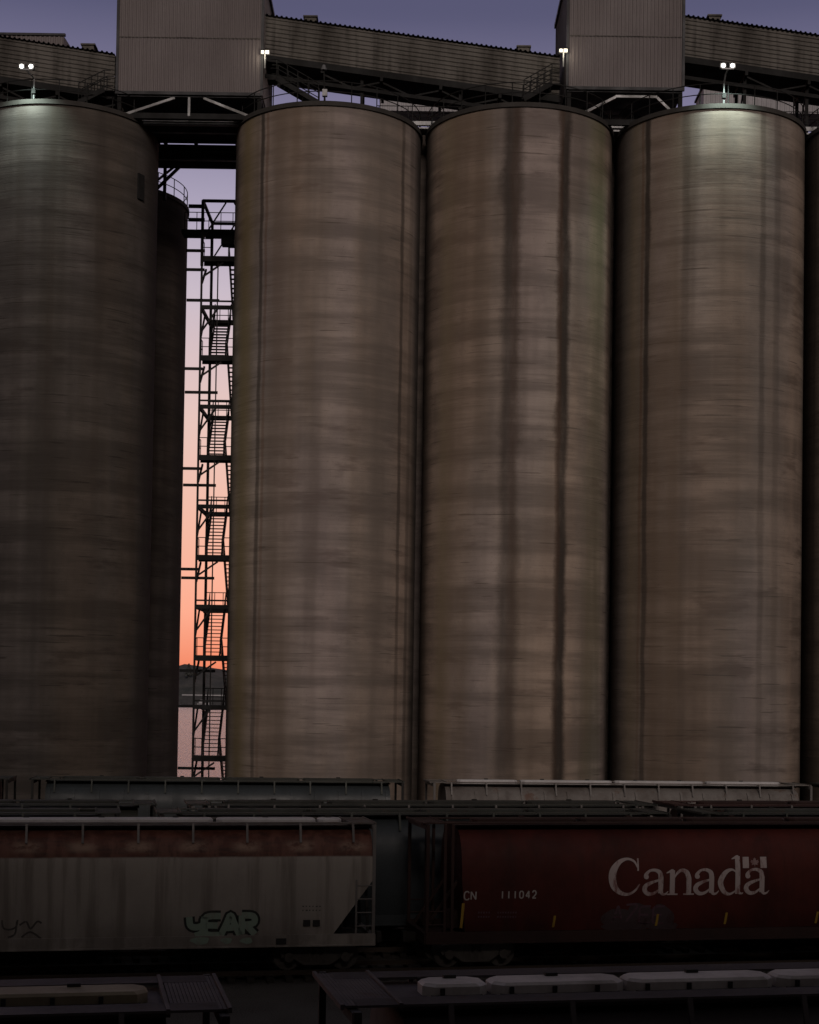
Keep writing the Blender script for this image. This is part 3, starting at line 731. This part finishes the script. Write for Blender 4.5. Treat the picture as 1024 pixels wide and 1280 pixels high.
        for i in range(nn):
            x = x0+(x1_-x0)*(i+.5)/nn
            st_ = MB(); st_.box(x-.09, x+.09, hw*.45, hw*.45+.09, z0+h_+.002, z0+h_+.045); st_.bar((x, hw*.5, z0+h_+.03), (x, hw+.08, z0+.03), .035); st_.bar((x+.06, hw*.5, z0+h_+.03), (x+.02, hw+.08, z0+.03), .03)
            st_.build('clamp', frame, ho)
    # end frames: corner posts, ladders
    for x in (-1, 1):
        q_ = MB(); xe = x*(L/2-.05)
        for s_ in (-1, 1):
            q_.box(xe-.05, xe+.05, s_*1.47-.05, s_*1.47+.05, .9, 4.6)
            if endstyle == 'posts':
                q_.box(x*(L/2-.62)-.045, x*(L/2-.62)+.045, s_*1.44-.045, s_*1.44+.045, 1.1, 4.6); q_.box(x*(L/2-.86)-.045, x*(L/2-.86)+.045, s_*1.44-.045, s_*1.44+.045, 1.1, 4.6)
        q_.box(xe-.06, xe+.06, -1.45, 1.45, 4.44, 4.58); q_.box(xe-.08, xe+.08, -1.5, 1.5, .85, 1.18)
        q_.build('end_frame', M['bracket'] if ladder_white else frame, o)
        for s_ in (-1, 1):
            q_ = MB(); xa_ = x*(L/2-.1); xb_ = x*(L/2-.60); yy = s_*1.50
            top = 1.9 if endstyle == 'posts' else 2.9
            q_.box(xb_-.03, xb_+.03, yy-.03, yy+.03, 1.2, top)
            z = 1.45
            while z < top: q_.tube([(xa_, yy, z), (xb_, yy, z)], .022, 5); z += .42
            q_.build('ladder', M['bracket'] if ladder_white else frame, o)
        # brake gear and sloping end struts
        q_ = MB(); q_.box(x*(L/2-1.2)-.3, x*(L/2-1.2)+.3, -.5, .25, 1.2, 1.75); q_.cyl((x*(L/2-.5), .5, 1.15), (x*(L/2-.5), .5, 1.6), .2, 12)
        for s_ in (-1, 1): q_.bar((x*(L/2-.1), s_*.8, 1.2), (x*(Lb/2-.1), s_*.8, 2.85), .09)
        q_.build('brake_gear', frame, o)
        q_ = MB(); q_.box(min(x*L/2, x*(L/2+.42)), max(x*L/2, x*(L/2+.42)), -.12, .12, .78, 1.02); q_.box(min(x*(L/2+.30), x*(L/2+.46)), max(x*(L/2+.30), x*(L/2+.46)), -.2, .14, .74, 1.06); q_.build('coupler', M['wheel'], o)
    if trucks:
        for x in (-1, 1): truck(o, x*(L/2-1.75), M['trucksteel'], M['trucksteel'])
    return o, pf
def car_uv(o, px, py, yl=-1.5):        # local (x, z) on a car's side where a sight line meets it
    d = ray(px, py); a_ = o.rotation_euler.z; n = Vector((-math.sin(a_), math.cos(a_), 0)); c = Vector(o.location)
    p0 = c+n*yl; s_ = (p0-CAM).dot(n)/d.dot(n); q_ = CAM+d*s_-c
    return q_.x*math.cos(a_)+q_.y*math.sin(a_), q_.z

def side_grey():                        # grey sides, rust-red upper band with pale worn spots
    m, t, b, co = newmat('grey_and_rust_side_paint', .6, 0, .35)
    sx = N(t, 'ShaderNodeSeparateXYZ'); lk(t, co, sx.inputs[0])
    a = noise(t, co, (.5, .5, .4), 6, .65); s_ = noise(t, co, (2.4, 2.4, .13), 5, .6, (4,2,1)); f_ = noise(t, co, (1.1, 1.1, 6), 5, .7, (4,9,1))
    g = mixc(t, mrange(t, a, .35, .7, 0, .5), (.37, .335, .295), (.23, .21, .185)); g = mixc(t, mrange(t, s_, .46, .68, 0, .65), g, (.16, .135, .112))
    r_ = mixc(t, mrange(t, f_, .38, .66), (.115, .038, .024), (.06, .024, .017)); r_ = mixc(t, mrange(t, s_, .42, .62, 0, .5), r_, (.22, .10, .07))
    # pale rubbed patches under each running-board bracket
    px_ = val(t, 'PINGPONG', val(t, 'ADD', sx.outputs[0], 33.2+0.0), .83)
    wn_ = noise(t, co, (1.5, 1.5, 3), 5, .7, (2,2,7))
    k = val(t, 'MULTIPLY', mrange(t, px_, .62, .10, 0, 1), mrange(t, val(t, 'ABSOLUTE', val(t, 'SUBTRACT', sx.outputs[2], 3.93)), .24, .02))
    k = val(t, 'MULTIPLY', k, mrange(t, wn_, .36, .56))
    r_ = mixc(t, k, r_, (.30, .195, .14))
    top = mrange(t, val(t, 'ADD', sx.outputs[2], val(t, 'MULTIPLY', a, .10)), 3.63, 3.70); c = mixc(t, top, g, r_)
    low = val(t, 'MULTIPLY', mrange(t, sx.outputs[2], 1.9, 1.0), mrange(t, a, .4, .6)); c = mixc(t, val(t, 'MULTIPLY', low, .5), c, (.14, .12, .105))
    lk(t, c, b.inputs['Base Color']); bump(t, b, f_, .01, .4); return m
M['sidegrey'] = side_grey()
M['white'] = worn('white_hatch_paint', (.66, .64, .64), (.36, .33, .32), .5, 0, .5, (.6,.6,.6), .3)
M['roofgrey'] = worn('grey_roof_paint', (.13, .118, .108), (.07, .055, .048), .6, .1, .6, (.6,.6,.6), 0, (.09,.045,.03), .5)
M['trucksteel'] = worn('dusty_truck_steel', (.12, .11, .10), (.06, .05, .045), .7, .1)
M['bracket'] = worn('weathered_light_steel', (.21, .195, .185), (.12, .10, .09), .6, .1)
M['frame'] = worn('dark_underframe', (.04, .038, .036), (.02, .018, .016), .7, .1)
def side_red():
    m, t, b, co = newmat('dark_red_side_paint', .6, 0, .22)
    a = noise(t, co, (.35, .35, .35), 6, .62); s_ = noise(t, co, (1.8, 1.8, .10), 5, .6, (4,2,1)); g = noise(t, co, (3,3,3), 6, .7)
    c = mixc(t, mrange(t, a, .35, .7), (.112, .026, .020), (.056, .016, .013)); c = mixc(t, mrange(t, s_, .46, .7, 0, .55), c, (.045, .018, .015))
    c = mixc(t, mrange(t, g, .55, .75, 0, .35), c, (.11, .04, .028))
    lk(t, c, b.inputs['Base Color']); lk(t, mrange(t, g, .3, .7, .55, .72), b.inputs['Roughness']); bump(t, b, a, .02, .4); return m
M['sidered'] = side_red()
M['redframe'] = worn('dark_red_frame', (.05, .024, .02), (.025, .018, .016), .65)
M['teal'] = worn('dark_slate_paint', (.052, .061, .066), (.022, .026, .027), .45, 0, .5, (.4,.4,.4), .4)
M['olive'] = worn('dark_olive_paint', (.055, .056, .048), (.025, .024, .021), .6, 0, .6, (.5,.5,.5), .5)
M['greenroof'] = worn('grey_green_roof', (.075, .080, .070), (.03, .03, .027), .6, .1, .6, (.5,.5,.5), 0, (.09,.05,.035), .56)
M['maroon'] = worn('faded_maroon_paint', (.085, .04, .036), (.04, .024, .022), .6, 0, .6, (.5,.5,.5), .5)
M['bright'] = worn('pale_weathered_paint', (.22, .20, .185), (.10, .08, .07), .6, 0, .8, (.6,.6,.6), .7, (.14,.07,.045), .56)
M['nearroof'] = worn('near_dark_roof', (.095, .080, .080), (.055, .045, .045), .6, .1, .6, (.5,.5,.5), 0, (.07,.04,.03), .56)
M['nearhatch'] = worn('near_grey_hatch', (.62, .57, .53), (.26, .22, .19), .55, 0, .7, (.7,.7,.7), .3)
M['tanhatch'] = worn('near_tan_hatch', (.33, .275, .18), (.15, .12, .085), .6, 0, .6, (.6,.6,.6), .3)
G_FAR, G_3, G_2, G_1, G_0 = ('railcars on the farthest track', 'railcars on the third track', 'railcars on the second track', 'railcars facing the viewer', 'railcars on the nearest track')
def Xat(px, row, py=980):
    Y0, sl = ROWS[row]; d = ray(px, py); s_ = (Y0)/(d.y-sl*d.x); return d.x*s_
# far track
xw = (Xat(535, 'far')+Xat(1003, 'far'))/2; LW = Xat(1003, 'far')-Xat(535, 'far')
xd = (Xat(42, 'far')+Xat(502, 'far'))/2; LD = Xat(502, 'far')-Xat(42, 'far')
H4 = ((-.46,-.29),(-.28,-.02),(-.01,.245),(.255,.47))
hopper('hopper_car', 'far', xw, 'pale weathered railcar with white hatches below the middle and right silos', G_FAR, (M['bright'], M['bright'], M['white'], M['frame']), L=LW, ladder_white=True, hatches=H4, ribs=1, seams=1.1)
hopper('hopper_car', 'far', xd, 'dark slate railcar with ribbed sides at the foot of the stair tower', G_FAR, (M['teal'], M['greenroof'], M['olive'], M['frame']), L=LD, ribs=1, seams=1.1)
hopper('hopper_car', 'far', xd-LD/2-.9-8.6, 'dark railcar on the farthest track whose end shows at the left edge', G_FAR, (M['maroon'], M['olive'], M['olive'], M['frame']), L=17.2, endstyle='posts')
hopper('hopper_car', 'far', xw+LW/2+.9+8.6, 'dark railcar on the farthest track cut off by the right edge', G_FAR, (M['teal'], M['greenroof'], M['olive'], M['frame']), L=17.2, ribs=1, seams=1.1)
# third track
e1 = Xat(812, 'third', 1003)
hopper('hopper_car', 'third', e1-8.8, 'dark olive railcar roof ending at the gap behind the lettered red car', G_3, (M['olive'], M['greenroof'], M['olive'], M['frame']), L=17.6, ribs=1, seams=1.2, endstyle='posts', ladder_white=True)
hopper('hopper_car', 'third', e1-8.8-18.5, 'dark olive railcar behind the slate railcar roof at far left', G_3, (M['olive'], M['greenroof'], M['olive'], M['frame']), L=17.6, ribs=1, seams=1.2)
e2 = Xat(828, 'third', 1003)
hopper('hopper_car', 'third', e2+8.8, 'dark maroon railcar behind the word on the red car, reaching the right edge', G_3, (M['maroon'], M['maroon'], M['redframe'], M['frame']), L=17.6, endstyle='posts', ladder_white=True)
# second track
c2 = Xat(520, 'second', 1014)
hopper('tank_hopper_car', 'second', c2, 'slate railcar with rounded sides seen through the gap between grey and red cars', G_2, (M['teal'], M['greenroof'], M['greenroof'], M['frame']), prof=ROUND, L=17.8, seams=0)
hopper('tank_hopper_car', 'second', c2-18.8, 'slate rounded railcar hidden behind the grey car at left', G_2, (M['teal'], M['greenroof'], M['greenroof'], M['frame']), prof=ROUND, L=17.8, seams=0)
hopper('tank_hopper_car', 'second', c2+18.8, 'slate rounded railcar hidden behind the lettered red car', G_2, (M['teal'], M['greenroof'], M['greenroof'], M['frame']), prof=ROUND, L=17.8, seams=0)
# front track
eg = Xat(466, 'front', 1100); LG = 18.0
grey, gp = hopper('hopper_car', 'front', eg-LG/2, 'grey railcar with a rusty red top band and green graffiti', G_1, (M['sidegrey'], M['roofgrey'], M['white'], M['frame']), L=LG, endgap=.10,
                  hatches=((-.45,-.17),(-.162,.225),(.232,.408),(.413,.455)), ladder_white=True, hatch_w=.36)
er = Xat(514, 'front', 1100); LR = 18.0
red, rp = hopper('tank_hopper_car', 'front', er+LR/2, 'dark red railcar with rounded sides and a big white country name', G_1, (M['sidered'], M['redframe'], M['redframe'], M['redframe']), prof=ROUND, L=LR, endgap=1.15, seams=0, endstyle='posts', brackets=0, slope=.10)
# near track
en = Xat(292, 'near', 1230)
n1, _ = hopper('hopper_car', 'near', en-8.8, 'nearest railcar at lower left with a long tan hatch', G_0, (M['nearroof'], M['nearroof'], M['tanhatch'], M['frame']), L=17.6, endgap=.75,
         hatches=((-.46,.0),(.01,.487)), hatch_w=.30, ribs=1, seams=.9)
en2 = Xat(402, 'near', 1230)
n2, _ = hopper('hopper_car', 'near', en2+8.8, 'nearest railcar at lower right with pale grey hatches along its roof', G_0, (M['nearroof'], M['nearroof'], M['nearhatch'], M['frame']), L=17.6, endgap=.75,
         hatches=((-.473,-.416),(-.412,-.2925),(-.289,-.152),(-.148,-.012),(.0,.22),(.23,.46)), hatch_w=.31, ribs=1, seams=.9)

# ------------------------------------------------------------------ lettering and marks
def paint(name, base, worn_c, amt=.5, sc=6):
    m, t, b, co = newmat(name, .6, 0, .3); a = noise(t, co, (sc, sc, sc*.35), 7, .75)
    lk(t, mixc(t, mrange(t, a, .50, .62, 0, amt), base, worn_c), b.inputs['Base Color']); return m
M['letter'] = paint('faded_white_lettering', (.56, .47, .455), (.20, .055, .045), .75, 3)
M['mark'] = paint('stencil_paint', (.50, .46, .44), (.16, .07, .06), .4)
M['yellow'] = paint('yellow_reflector', (.46, .29, .05), (.22, .11, .03), .3)
M['flagred'] = paint('faded_flag', (.36, .25, .24), (.2, .06, .05), .5)
M['blur'] = paint('blue_grey_overspray', (.085, .060, .064), (.055, .024, .023), .6, 4)
M['tagdark'] = paint('graffiti_outline', (.030, .032, .030), (.08, .075, .065), .5, 5)
M['taggreen'] = paint('graffiti_green', (.27, .35, .28), (.26, .25, .21), .6, 5)
M['dimtag'] = paint('dim_graffiti', (.085, .078, .07), (.15, .135, .12), .8, 5)
M['dimmark'] = paint('dim_violet_stencil', (.13, .075, .095), (.07,.02,.018), .5)
def catmull(pts, n=8):
    out = []
    P_ = [pts[0]]+list(pts)+[pts[-1]]
    for i in range(1, len(P_)-2):
        for k in range(n):
            t = k/n; r_ = []
            for c in range(3):
                a, b, c_, d = P_[i-1][c], P_[i][c], P_[i+1][c], P_[i+2][c]
                r_.append(.5*((2*b)+(-a+c_)*t+(2*a-5*b+4*c_-d)*t*t+(-a+3*b-3*c_+d)*t**3))
            out.append(r_)
    out.append(list(pts[-1])); return out
class Deco:                            # thin paint applied to a car's side surface
    def __init__(s, car, pf): s.car = car; s.pf = pf; s.b = MB(); s.lay = 0
    def y(s, z, k): return -(ipol(s.pf, z)+.007+.0012*k)
    def stroke(s, pts, n=8):           # pts: (x, z, half width)
        s.lay = (s.lay+1) % 8; k = s.lay
        c = catmull(pts, n); vs = []; m = len(c)
        for i, (x, z, w_) in enumerate(c):
            a = c[max(i-1, 0)]; b = c[min(i+1, m-1)]; dx, dz = b[0]-a[0], b[1]-a[1]; l = math.hypot(dx, dz) or 1
            nx_, nz_ = -dz/l, dx/l
            for q in (-1, 0, 1): vs.append((x+nx_*w_*q, s.y(z+nz_*w_*q, k), z+nz_*w_*q))
        s.b.add(vs, [(3*i+q, 3*i+q+1, 3*i+4+q, 3*i+3+q) for i in range(m-1) for q in (0, 1)])
    def rect(s, x0, x1, z0, z1, slant=0):
        s.lay = (s.lay+1) % 8; k = s.lay; n = max(1, int((z1-z0)/.08)); vs = []
        for i in range(n+1):
            z = z0+(z1-z0)*i/n; vs += [(x0+slant*i/n, s.y(z, k), z), (x1+slant*i/n, s.y(z, k), z)]
        s.b.add(vs, [(2*i, 2*i+1, 2*i+3, 2*i+2) for i in range(n)])
    def blob(s, cx_, cz, rx, rz, n=20, wob=0, ph=0):
        s.lay = (s.lay+1) % 8; k = s.lay; vs = [(cx_, s.y(cz, k), cz)]
        for ringi in (1, 2, 3, 4):
            for i in range(n):
                a = 2*math.pi*i/n; q = (1+wob*math.sin(3*a+ph)+wob*.6*math.sin(5*a+ph*2))*ringi/4
                z = cz+rz*q*math.sin(a); vs.append((cx_+rx*q*math.cos(a), s.y(z, k), z))
        fs = [(0, 1+i, 1+(i+1) % n) for i in range(n)]
        for r_ in range(3): fs += [(1+r_*n+i, 1+r_*n+(i+1) % n, 1+(r_+1)*n+(i+1) % n, 1+(r_+1)*n+i) for i in range(n)]
        s.b.add(vs, fs)
    def done(s, name, mat): return s.b.build(name, mat, s.car)
# serif country name
x0, zb = car_uv(red, 760, 1119, -1.5); x1_, _ = car_uv(red, 961, 1117, -1.5); _, zc = car_uv(red, 780, 1073, -1.5)
_, zm = car_uv(red, 850, 1087, -1.5)
U = (x1_-x0)/6.28; XH = zm-zb; CH = zc-zb
D_ = Deco(red, rp)
def g_C(x):
    c = [(x+1.12*U, zb+CH*.74, .02), (x+.98*U, zb+CH*.92, .035), (x+.72*U, zb+CH*.985, .04), (x+.42*U, zb+CH*.90, .075), (x+.20*U, zb+CH*.70, .115), (x+.14*U, zb+CH*.48, .125), (x+.22*U, zb+CH*.24, .11),
         (x+.45*U, zb+CH*.07, .07), (x+.75*U, zb+CH*.02, .045), (x+1.02*U, zb+CH*.12, .035), (x+1.20*U, zb+CH*.30, .02)]
    D_.stroke(c); D_.rect(x+1.10*U, x+1.16*U, zb+CH*.66, zb+CH*1.0)
def stem(x, z0, z1, hw=.085, serif_top=True, serif_bot=True):
    D_.rect(x-hw, x+hw, z0, z1)
    if serif_bot: D_.rect(x-hw-.10, x+hw+.10, z0-.015, z0+.035)
    if serif_top:
        D_.stroke([(x-hw-.12, z1-.09, .012), (x-hw*.4, z1-.02, .045), (x+hw*.5, z1+.0, .03)])
def g_a(x):
    X = lambda q: x+q*U; Z = lambda q: zb+q*XH
    stem(X(.74), zb+.05, Z(.72), .085, False, False)
    D_.stroke([(X(.14), Z(.68), .045), (X(.16), Z(.80), .06), (X(.30), Z(.96), .04), (X(.52), Z(.99), .05), (X(.70), Z(.88), .075), (X(.74), Z(.66), .085)])
    D_.blob(X(.18), Z(.72), .085, .075)
    D_.stroke([(X(.72), Z(.60), .03), (X(.45), Z(.52), .045), (X(.18), Z(.38), .07), (X(.12), Z(.20), .08), (X(.26), Z(.04), .065), (X(.48), Z(.06), .045), (X(.70), Z(.24), .025)])
    D_.stroke([(X(.74), Z(.14), .07), (X(.82), Z(.02), .045), (X(.93), Z(.03), .03), (X(1.03), Z(.14), .015)])
def g_n(x):
    X = lambda q: x+q*U; Z = lambda q: zb+q*XH
    stem(X(.20), zb, Z(.98)); stem(X(.84), zb, Z(.66), .085, False)
    D_.stroke([(X(.26), Z(.66), .02), (X(.40), Z(.88), .04), (X(.58), Z(.98), .055), (X(.76), Z(.88), .08), (X(.84), Z(.64), .085)])
def g_d(x):
    X = lambda q: x+q*U; Z = lambda q: zb+q*XH
    stem(X(.80), zb, zb+CH*1.04, .085, True, False)
    D_.stroke([(X(.80), Z(.06), .05), (X(.95), Z(.02), .03), (X(1.02), Z(.05), .015)])
    D_.stroke([(X(.76), Z(.86), .02), (X(.58), Z(.99), .035), (X(.34), Z(.90), .07), (X(.15), Z(.62), .09), (X(.13), Z(.38), .09), (X(.28), Z(.08), .07), (X(.50), Z(.0), .04), (X(.76), Z(.16), .02)])
g_C(x0); g_a(x0+1.27*U); g_n(x0+2.26*U); g_a(x0+3.25*U); g_d(x0+4.22*U); g_a(x0+5.24*U)
D_.done('country_name', M['letter'])
# little flag over the last letter: two bars and a leaf
xf0, zf0 = car_uv(red, 928, 1085, -1.5); xf1, zf1 = car_uv(red, 958, 1071, -1.5)
fd = Deco(red, rp); w_ = xf1-xf0; h_ = zf1-zf0; fd.rect(xf0, xf0+w_*.26, zf0, zf1); fd.done('flag_bar', M['letter']); fd = Deco(red, rp); fd.rect(xf1-w_*.26, xf1, zf0, zf1); fd.done('flag_bar', M['letter'])
fd = Deco(red, rp); xm = (xf0+xf1)/2; zmf = (zf0+zf1)/2
leaf = [(0,-.5),(.04,-.2),(.34,-.26),(.26,-.14),(.46,.08),(.36,.12),(.40,.28),(.22,.20),(.12,.24),(.16,.40),(.07,.36),(0,.5)]
leaf = leaf+[(-a, b) for a, b in leaf[-2:0:-1]]
ly = fd.y(zmf, 3); fd.b.add([(xm, ly, zmf)]+[(xm+a*w_*.40, fd.y(zmf+b*h_*.9, 3), zmf+b*h_*.9) for a, b in leaf], [(0, 1+i, 1+(i+1) % len(leaf)) for i in range(len(leaf))])
fd.done('flag_leaf', M['flagred'])
# block letters and digits
SEG = {'C': [[(.9,.82),(.7,1),(.3,1),(.05,.75),(.05,.25),(.3,0),(.7,0),(.9,.18)]], 'N': [[(.05,0),(.05,1)],[(.05,1),(.92,0)],[(.92,0),(.92,1)]],
       '1': [[(.5,0),(.5,1)]], '0': [[(.5,1),(.15,.85),(.08,.5),(.15,.15),(.5,0),(.85,.15),(.92,.5),(.85,.85),(.5,1)]],
       '4': [[(.72,0),(.72,1)],[(.72,1),(.05,.3)],[(.05,.3),(.95,.3)]], '2': [[(.1,.78),(.3,1),(.7,1),(.9,.75),(.8,.5),(.1,0)],[(.1,0),(.92,0)]]}
def word(dec, s, x, z, cw, ch, adv, th):
    for c in s:
        if c != ' ':
            for pl in SEG[c]:
                if len(pl) == 2: dec.stroke([(x+a*cw, z+b*ch, th) for a, b in pl], 1)
                else: dec.stroke([(x+a*cw, z+b*ch, th) for a, b in pl], 4)
        x += adv
d = Deco(red, rp)
xa_, z_ = car_uv(red, 580, 1124.5); xb_, z2 = car_uv(red, 595, 1114.5); word(d, 'CN', xa_, z_, (xb_-xa_)*.46, z2-z_, (xb_-xa_)*.56, .021)
xa_, z_ = car_uv(red, 625, 1123); xb_, z2 = car_uv(red, 672, 1113.5); adv = (xb_-xa_)/5.9; word(d, '111042', xa_, z_, adv*.68, z2-z_, adv, .021)
d.done('reporting_marks', M['mark'])
d = Deco(red, rp)
for j, yy in enumerate((1141, 1146.5)):
    for (pa, pb) in ((598, 613), (622, 645)):
        x = pa
        while x < pb:
            xa_, z_ = car_uv(red, x, yy); d.rect(xa_, xa_+.05, z_-.03, z_+.03); x += 3.2
d.done('small_stencil_rows', M['dimmark'])
for (px, ya, yb, hw) in ((577.5, 1129, 1161, .045), (693, 1145, 1160, .04), (822, 1143, 1158, .04), (908, 1141, 1156, .04), (1022, 1140, 1155, .04)):
    xa_, z_ = car_uv(red, px, yb); _, z2 = car_uv(red, px, ya); d = Deco(red, rp); d.y = (lambda z, k, pf=rp: -(ipol(pf, z)+.022)); d.rect(xa_-hw, xa_+hw, z_, z2, .03); d.done('yellow_reflector', M['yellow'])
# faint overspray with letter shapes under the name
d = Deco(red, rp)
for px, py, rx, rz in ((772, 1150, .5, .38), (800, 1147, .5, .45), (826, 1148, .5, .42), (785, 1160, .8, .2), (835, 1160, .4, .18)):
    xa_, z_ = car_uv(red, px, py); d.blob(xa_, z_, rx, rz, 24, .08, px)
d.done('overspray', M['blur'])
d = Deco(red, rp); d.lay = 0
def gl(dec, px0, py0, px1, py1, car, strokes, hw):
    xa_, za = car_uv(car, px0, py1); xb_, zt_ = car_uv(car, px1, py0)
    for st_ in strokes: dec.stroke([(xa_+(xb_-xa_)*a, za+(zt_-za)*b, hw) for a, b in st_], 5)
GA = [[(0,0),(.3,.6),(.5,1),(.7,.6),(1,0)], [(.2,.35),(.8,.4)]]
GE = [[(1,1),(.1,.95),(0,.5),(.1,.05),(1,0)], [(.05,.52),(.8,.5)]]
GR = [[(0,0),(0,1)], [(0,1),(.8,.95),(.85,.6),(.1,.5)], [(.3,.5),(.95,0)]]
GY_ = [[(0,1),(.1,.55),(.5,.45),(.9,.6),(1,1)], [(.95,.9),(.85,.2),(.4,0)]]
GZ = [[(0,1),(1,.95),(.1,.1),(1,.02)]]
for i, g in enumerate((GA, GZ, GE, GE)): gl(d, 766+i*17, 1133-(i == 1)*2, 780+i*17, 1155, red, g, .035)
d.done('overspray_letters', M['dimmark'])
# green bubble letters on the grey car
for i, (g, pa, pb, ya, yb) in enumerate(((GY_, 236, 256, 1146, 1170), (GE, 256, 276, 1145, 1169), (GA, 276, 300, 1144, 1169), (GR, 302, 320, 1144, 1168))):
    for nm_, hw, mt, ly in (('graffiti_outline', .170, 'tagdark', 0), ('graffiti_letter', .098, 'taggreen', 7)):
        d = Deco(grey, gp)
        if ly: d.y = (lambda z, k, pf=gp: -(ipol(pf, z)+.020+.0012*k))
        gl(d, pa, ya, pb, yb, grey, g, hw); d.done(nm_, M[mt])
for (g, pa, pb, ya, yb) in ((GY_, 2, 22, 1150, 1172), ([[(0,.8),(.3,1),(.5,.6),(.8,1),(1,.9)], [(.1,.1),(.5,.4),(1,.0)]], 24, 52, 1152, 1174)):
    d = Deco(grey, gp); gl(d, pa, ya, pb, yb, grey, g, .028); d.done('graffiti_outline', M['dimtag'])
# worn pale panel on the sill under the green letters, small dark plates
d = Deco(grey, [(0, 1.585), (5, 1.585)])
for px0_, px1_, ya, yb in ((238, 262, 1171, 1181), (276, 290, 1172, 1180), (300, 316, 1172, 1180)):
    xa_, za = car_uv(grey, px0_, yb, -1.585); xb_, zt_ = car_uv(grey, px1_, ya, -1.585); d.blob((xa_+xb_)/2, (za+zt_)/2, (xb_-xa_)/2, (zt_-za)/2, 16, .1, px0_)
d.done('graffiti_on_sill', M['taggreen'])
for px0_, px1_ in ((379, 388), (391, 400)):
    xa_, za = car_uv(grey, px0_, 1158, -1.52); xb_, zt_ = car_uv(grey, px1_, 1150, -1.52)
    MB().box(xa_, xb_, -1.535, -1.50, za, zt_).build('data_plate', M['frame'], grey)
xa_, za = car_uv(grey, 345, 1181, -1.59); xb_, zt_ = car_uv(grey, 358, 1173, -1.59); MB().box(xa_, xb_, -1.60, -1.58, za, zt_).build('data_plate', M['frame'], grey)

d = Deco(grey, gp)
for yy in (1133, 1138):
    for pa, pb in ((378, 401),):
        x = pa
        while x < pb: xa_, z_ = car_uv(grey, x, yy); d.rect(xa_, xa_+rnd.uniform(.03, .07), z_-.018, z_+.018); x += 4.2
d.done('small_stencil_rows', M['dimtag'])
